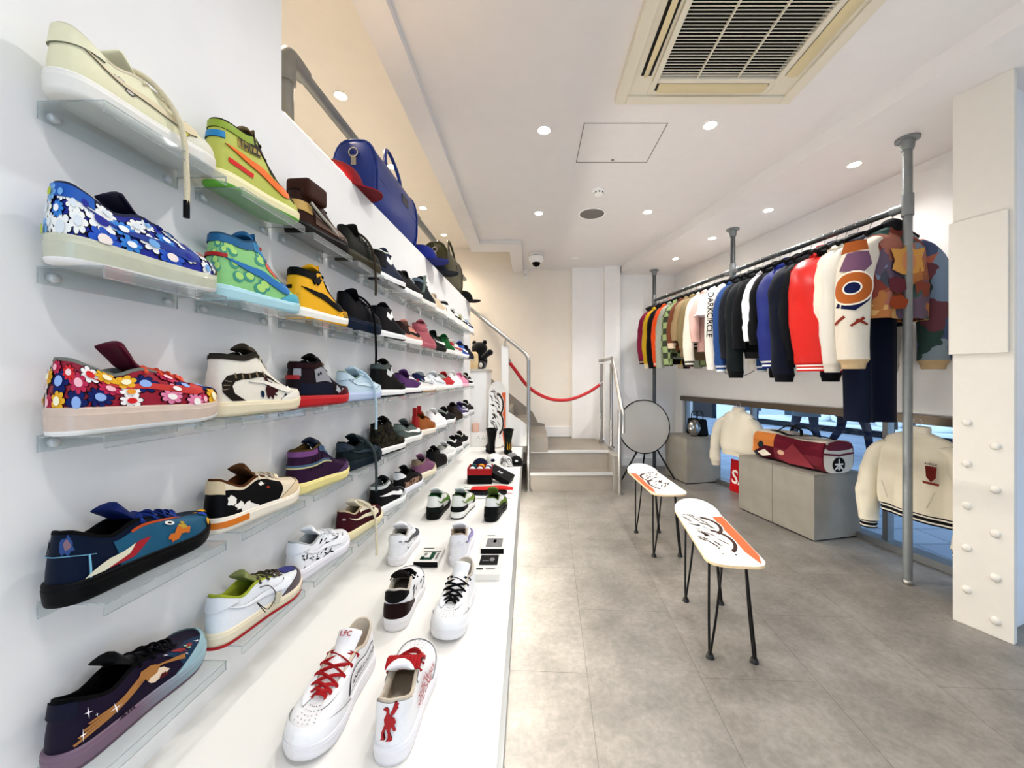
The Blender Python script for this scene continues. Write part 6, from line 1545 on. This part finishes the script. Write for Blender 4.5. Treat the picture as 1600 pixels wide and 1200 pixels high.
def topcap(label, y, col, off=.06, rz=-.15, under=None, z=.0, tilt=0, S=1.1):
    return cap(label, (wx(y)-off, y, WTOP+z), 0, col, rot=(0, tilt, rz), under=under, S=S)
topcap('crimson cap with its brim over the edge, beside the blue holdall', 1.66, '#8e1226', .085, .62, under='#7a1122', S=1.08)
topcap('blue cap between the two holdalls', 2.70, '#172c86', .05, .25)
topcap('dark navy cap before the olive holdall', 3.02, '#111728', .05, .25)
topcap('black cap at the far end of the display wall', 4.12, '#121212', .05, .2)
# ------------------------------------------------------------------ street outside the window
def paver():
    m = bpy.data.materials.new('street_paving'); m.use_nodes = True; nt = m.node_tree; b = nt.nodes['Principled BSDF']
    tc = nt.nodes.new('ShaderNodeTexCoord'); br = nt.nodes.new('ShaderNodeTexBrick'); br.inputs['Scale'].default_value = 1
    br.inputs['Brick Width'].default_value = .6; br.inputs['Row Height'].default_value = .3; br.inputs['Mortar Size'].default_value = .006
    br.inputs['Color1'].default_value = lin('#9aa6b4'); br.inputs['Color2'].default_value = lin('#8793a3'); br.inputs['Mortar'].default_value = lin('#5d6874')
    nt.links.new(tc.outputs['Object'], br.inputs['Vector']); nt.links.new(br.outputs['Color'], b.inputs['Base Color']); b.inputs['Roughness'].default_value = .45
    return m
slab('floor_street', [(rx(-8)+.20, -8), (30, -8), (30, 22), (rx(22)+.20, 22)], -.10, -.005, paver(), 'paved street outside the window')
def fx(y): return 11.0-.43*y
fac = root('shop_facade', 'dark fronted shop across the street', 'building')
def fslab(nm, y0, y1, z0, z1, off, m, th=.3):
    b = MB(); b.hexa([(fx(y0)+off, y0, z0), (fx(y0)+off+th, y0, z0), (fx(y1)+off+th, y1, z0), (fx(y1)+off, y1, z0)],
                     [(fx(y0)+off, y0, z1), (fx(y0)+off+th, y0, z1), (fx(y1)+off+th, y1, z1), (fx(y1)+off, y1, z1)]); return b.build(nm, m, fac)
M_NAVY = mat('#16202c', .4); 
fslab('stall_riser', -2, 11.2, 0, .14, 0, M_NAVY); fslab('display_floor', -2, 11.2, .14, .20, .02, mat('#e9eef0', .5), 1.2)
fslab('shop_back_wall', -2, 11.2, .2, 3, 1.2, mat('#3c5560', .6), .2); fslab('fascia', -2, 11.2, 2.7, 4.2, -.05, M_NAVY)
fslab('pilaster', 11.2, 12.0, 0, 4.2, -.05, mat('#dfe7ec', .5)); fslab('shutter', 12.0, 16, 0, 4.2, .02, mat('#1c2733', .4)); fslab('upper_wall', -2, 16, 4.2, 6.5, -.02, mat('#8a8680', .8))
for y in (2, 5, 8): fslab('mullion', y, y+.07, .14, 2.7, 0, M_NAVY, .08)
for i, (y, s) in enumerate(((9.7, .30), (9.1, .36), (8.4, .25), (7.7, .33), (6.6, .28))):
    b = MB(); b.ell((fx(y)+.45, y, .20+s*.4), (s, s*.9, s*.55), 12, 8); t = tag(b.build('shop_display_mound', mat('#eef2f4', .8)), 'white display mound in the shop window opposite, number %s from the left' % ['one', 'two', 'three', 'four', 'five'][i], 'display', 'white mounds in the shop opposite')

def person(label, p, rz, coat, trousers, shoes, hair='#1d1713', stride=.30, skin='#c79a7c', bag=None):
    r = root('person', label, 'person', p, rz)
    J = {'pel': (0, 0, .92), 'spine': (0, -.01, 1.12), 'chest': (0, 0, 1.34), 'neck': (0, .01, 1.50), 'headb': (0, .03, 1.58), 'headt': (0, .035, 1.72),
         'hl': (.10, 0, .90), 'kl': (.11, stride*.55, .49), 'al': (.10, stride*.75, .09), 'tl': (.11, stride*.75+.14, .04),
         'hr': (-.10, 0, .90), 'kr': (-.10, -stride*.15, .49), 'ar': (-.10, -stride*.95, .13), 'tr': (-.10, -stride*.95+.13, .05),
         'sl': (.19, 0, 1.41), 'el': (.25, -.08, 1.13), 'wl': (.24, .06, .90), 'fl': (.235, .09, .80),
         'sr': (-.19, 0, 1.41), 'er': (-.25, -.02, 1.13), 'wr': (-.23, .12, .92), 'fr': (-.225, .16, .82)}
    R_ = {'pel': (.155, .115), 'spine': (.15, .11), 'chest': (.175, .12), 'neck': (.055, .055), 'headb': (.075, .085), 'headt': (.07, .08), 'hl': (.095, .095), 'hr': (.095, .095), 'kl': (.062, .062), 'kr': (.062, .062),
          'al': (.045, .045), 'ar': (.045, .045), 'tl': (.04, .03), 'tr': (.04, .03), 'sl': (.07, .07), 'sr': (.07, .07), 'el': (.052, .052), 'er': (.052, .052), 'wl': (.036, .036), 'wr': (.036, .036), 'fl': (.03, .02), 'fr': (.03, .02)}
    E = [('pel', 'spine'), ('spine', 'chest'), ('chest', 'neck'), ('neck', 'headb'), ('headb', 'headt'), ('pel', 'hl'), ('hl', 'kl'), ('kl', 'al'), ('al', 'tl'), ('pel', 'hr'), ('hr', 'kr'), ('kr', 'ar'), ('ar', 'tr'),
         ('chest', 'sl'), ('sl', 'el'), ('el', 'wl'), ('wl', 'fl'), ('chest', 'sr'), ('sr', 'er'), ('er', 'wr'), ('wr', 'fr')]
    names = list(J); me = bpy.data.meshes.new('body'); me.from_pydata([J[n_] for n_ in names], [(names.index(a), names.index(c)) for a, c in E], [])
    o = bpy.data.objects.new('body', me); COL.objects.link(o)
    m1 = o.modifiers.new('skin', 'SKIN')
    for i, n_ in enumerate(names): me.skin_vertices[0].data[i].radius = R_[n_]
    me.skin_vertices[0].data[0].use_root = True
    o.modifiers.new('sub', 'SUBSURF').levels = 2
    bpy.context.view_layer.update()
    m2 = bpy.data.meshes.new_from_object(o.evaluated_get(bpy.context.evaluated_depsgraph_get()))
    bpy.data.objects.remove(o)
    m2.materials.clear()
    for c in (skin, trousers, coat, shoes): m2.materials.append(cloth(c) if c != skin else mat(skin, .5))
    for pg in m2.polygons:
        z = pg.center.z; x = abs(pg.center.x); pg.use_smooth = True
        pg.material_index = 3 if z < .10 else 1 if z < .84 and x < .20 else 0 if (z > 1.50 or (z < .90 and x >= .19)) else 2
    body = bpy.data.objects.new('body', m2); COL.objects.link(body); body.parent = r
    b = MB(); rings = [[V((a*math.cos(t), .01+c*math.sin(t), z)) for t in [k*2*PI/24 for k in range(24)]] for z, a, c in ((.66, .215, .17), (.80, .205, .16), (1.0, .185, .15), (1.2, .19, .15), (1.38, .205, .14), (1.46, .13, .10), (1.50, .075, .075))]
    b.loft(rings, 0, False, False); b.build('coat', cloth(coat), r)
    b = MB(); b.ell((0, .020, 1.70), (.092, .105, .105), 18, 10); b.build('hair', mat(hair, .8), r)
    b = MB()
    for sx in (-1, 1): b.ell((sx*.032, .112, 1.655), (.011, .007, .006), 8, 6)
    b.build('eyes', mat('#1a1412', .3), r)
    b = MB(); b.ell((0, .122, 1.622), (.013, .018, .020), 10, 6); b.build('nose', mat(skin, .5), r)
    for side_, f in ((1, 'fl'), (-1, 'fr')):
        hp = V(J[f])
        for k in range(4):
            b = MB(); b.tube(smoothpts([hp+V((0, -.022+.015*k, -.005)), hp+V((-side_*.004, -.022+.016*k, -.045)), hp+V((-side_*.015, -.018+.015*k, -.078+.006*abs(k-1.5)))], 3), [.0085]*4+[.007]*3, 8); b.build('finger', mat(skin, .5), r)
        b = MB(); b.tube([hp+V((0, .022, .01)), hp+V((-side_*.012, .045, -.02)), hp+V((-side_*.018, .048, -.045))], [.010, .009, .007], 8); b.build('thumb', mat(skin, .5), r)
    for side_, k_, t_ in ((1, 'al', 'tl'), (-1, 'ar', 'tr')):
        a, c = V(J[k_]), V(J[t_]); z0 = 0 if side_ == 1 else .03
        b = MB(); m_ = (a+c)/2
        b.loft([[V((m_.x+w_*.048*math.cos(t), m_.y+.02+w_*.13*math.sin(t), z0+z)) for t in [k*2*PI/18 for k in range(18)]] for z, w_ in ((0, .95), (.03, 1.0), (.055, .9), (.085, .55))]); b.build('shoe', mat(shoes, .5), r)
    return r
person('passer-by in a long dark coat striding outside the right of the window', (5.10, 6.15, -.005), -1.5, '#1b2430', '#18243a', '#e9ecef', stride=.34)
person('passer-by in a grey green coat outside behind the holdall', (4.55, 6.35, -.005), 1.9, '#58646a', '#2c3a4c', '#1b1d22', stride=.22)
person('passer-by in a blue grey jacket outside beside the cream jacket', (4.25, 7.5, -.005), 2.4, '#4f6580', '#2a3a55', '#20242c', stride=.18)
# ------------------------------------------------------------------ world and view
w = bpy.data.worlds.new('sky'); scene.world = w; w.use_nodes = True
nt = w.node_tree; bg = nt.nodes['Background']
sky = nt.nodes.new('ShaderNodeTexSky'); sky.sky_type = 'HOSEK_WILKIE'; sky.turbidity = 6; sky.sun_direction = (-.5, -.4, .75)
mx = nt.nodes.new('ShaderNodeMix'); mx.data_type = 'RGBA'; mx.inputs['Factor'].default_value = .35
mx.inputs['B'].default_value = (.55, .72, 1, 1)
nt.links.new(sky.outputs['Color'], mx.inputs['A']); nt.links.new(mx.outputs['Result'], bg.inputs['Color'])
bg.inputs['Strength'].default_value = 2.6
vs_ = scene.view_settings
vs_.view_transform = 'Standard'; vs_.look = 'None'; vs_.gamma = 1; vs_.use_curve_mapping = False
vs_.exposure = 1.42
c = scene.cycles
c.max_bounces = 7; c.diffuse_bounces = 4; c.glossy_bounces = 3; c.transmission_bounces = 3; c.transparent_max_bounces = 16
c.use_denoising = True; c.caustics_reflective = False; c.caustics_refractive = False
c.sample_clamp_indirect = 6
c.use_fast_gi = True; c.fast_gi_method = 'ADD'
w.light_settings.ao_factor = .046; w.light_settings.distance = 1.2
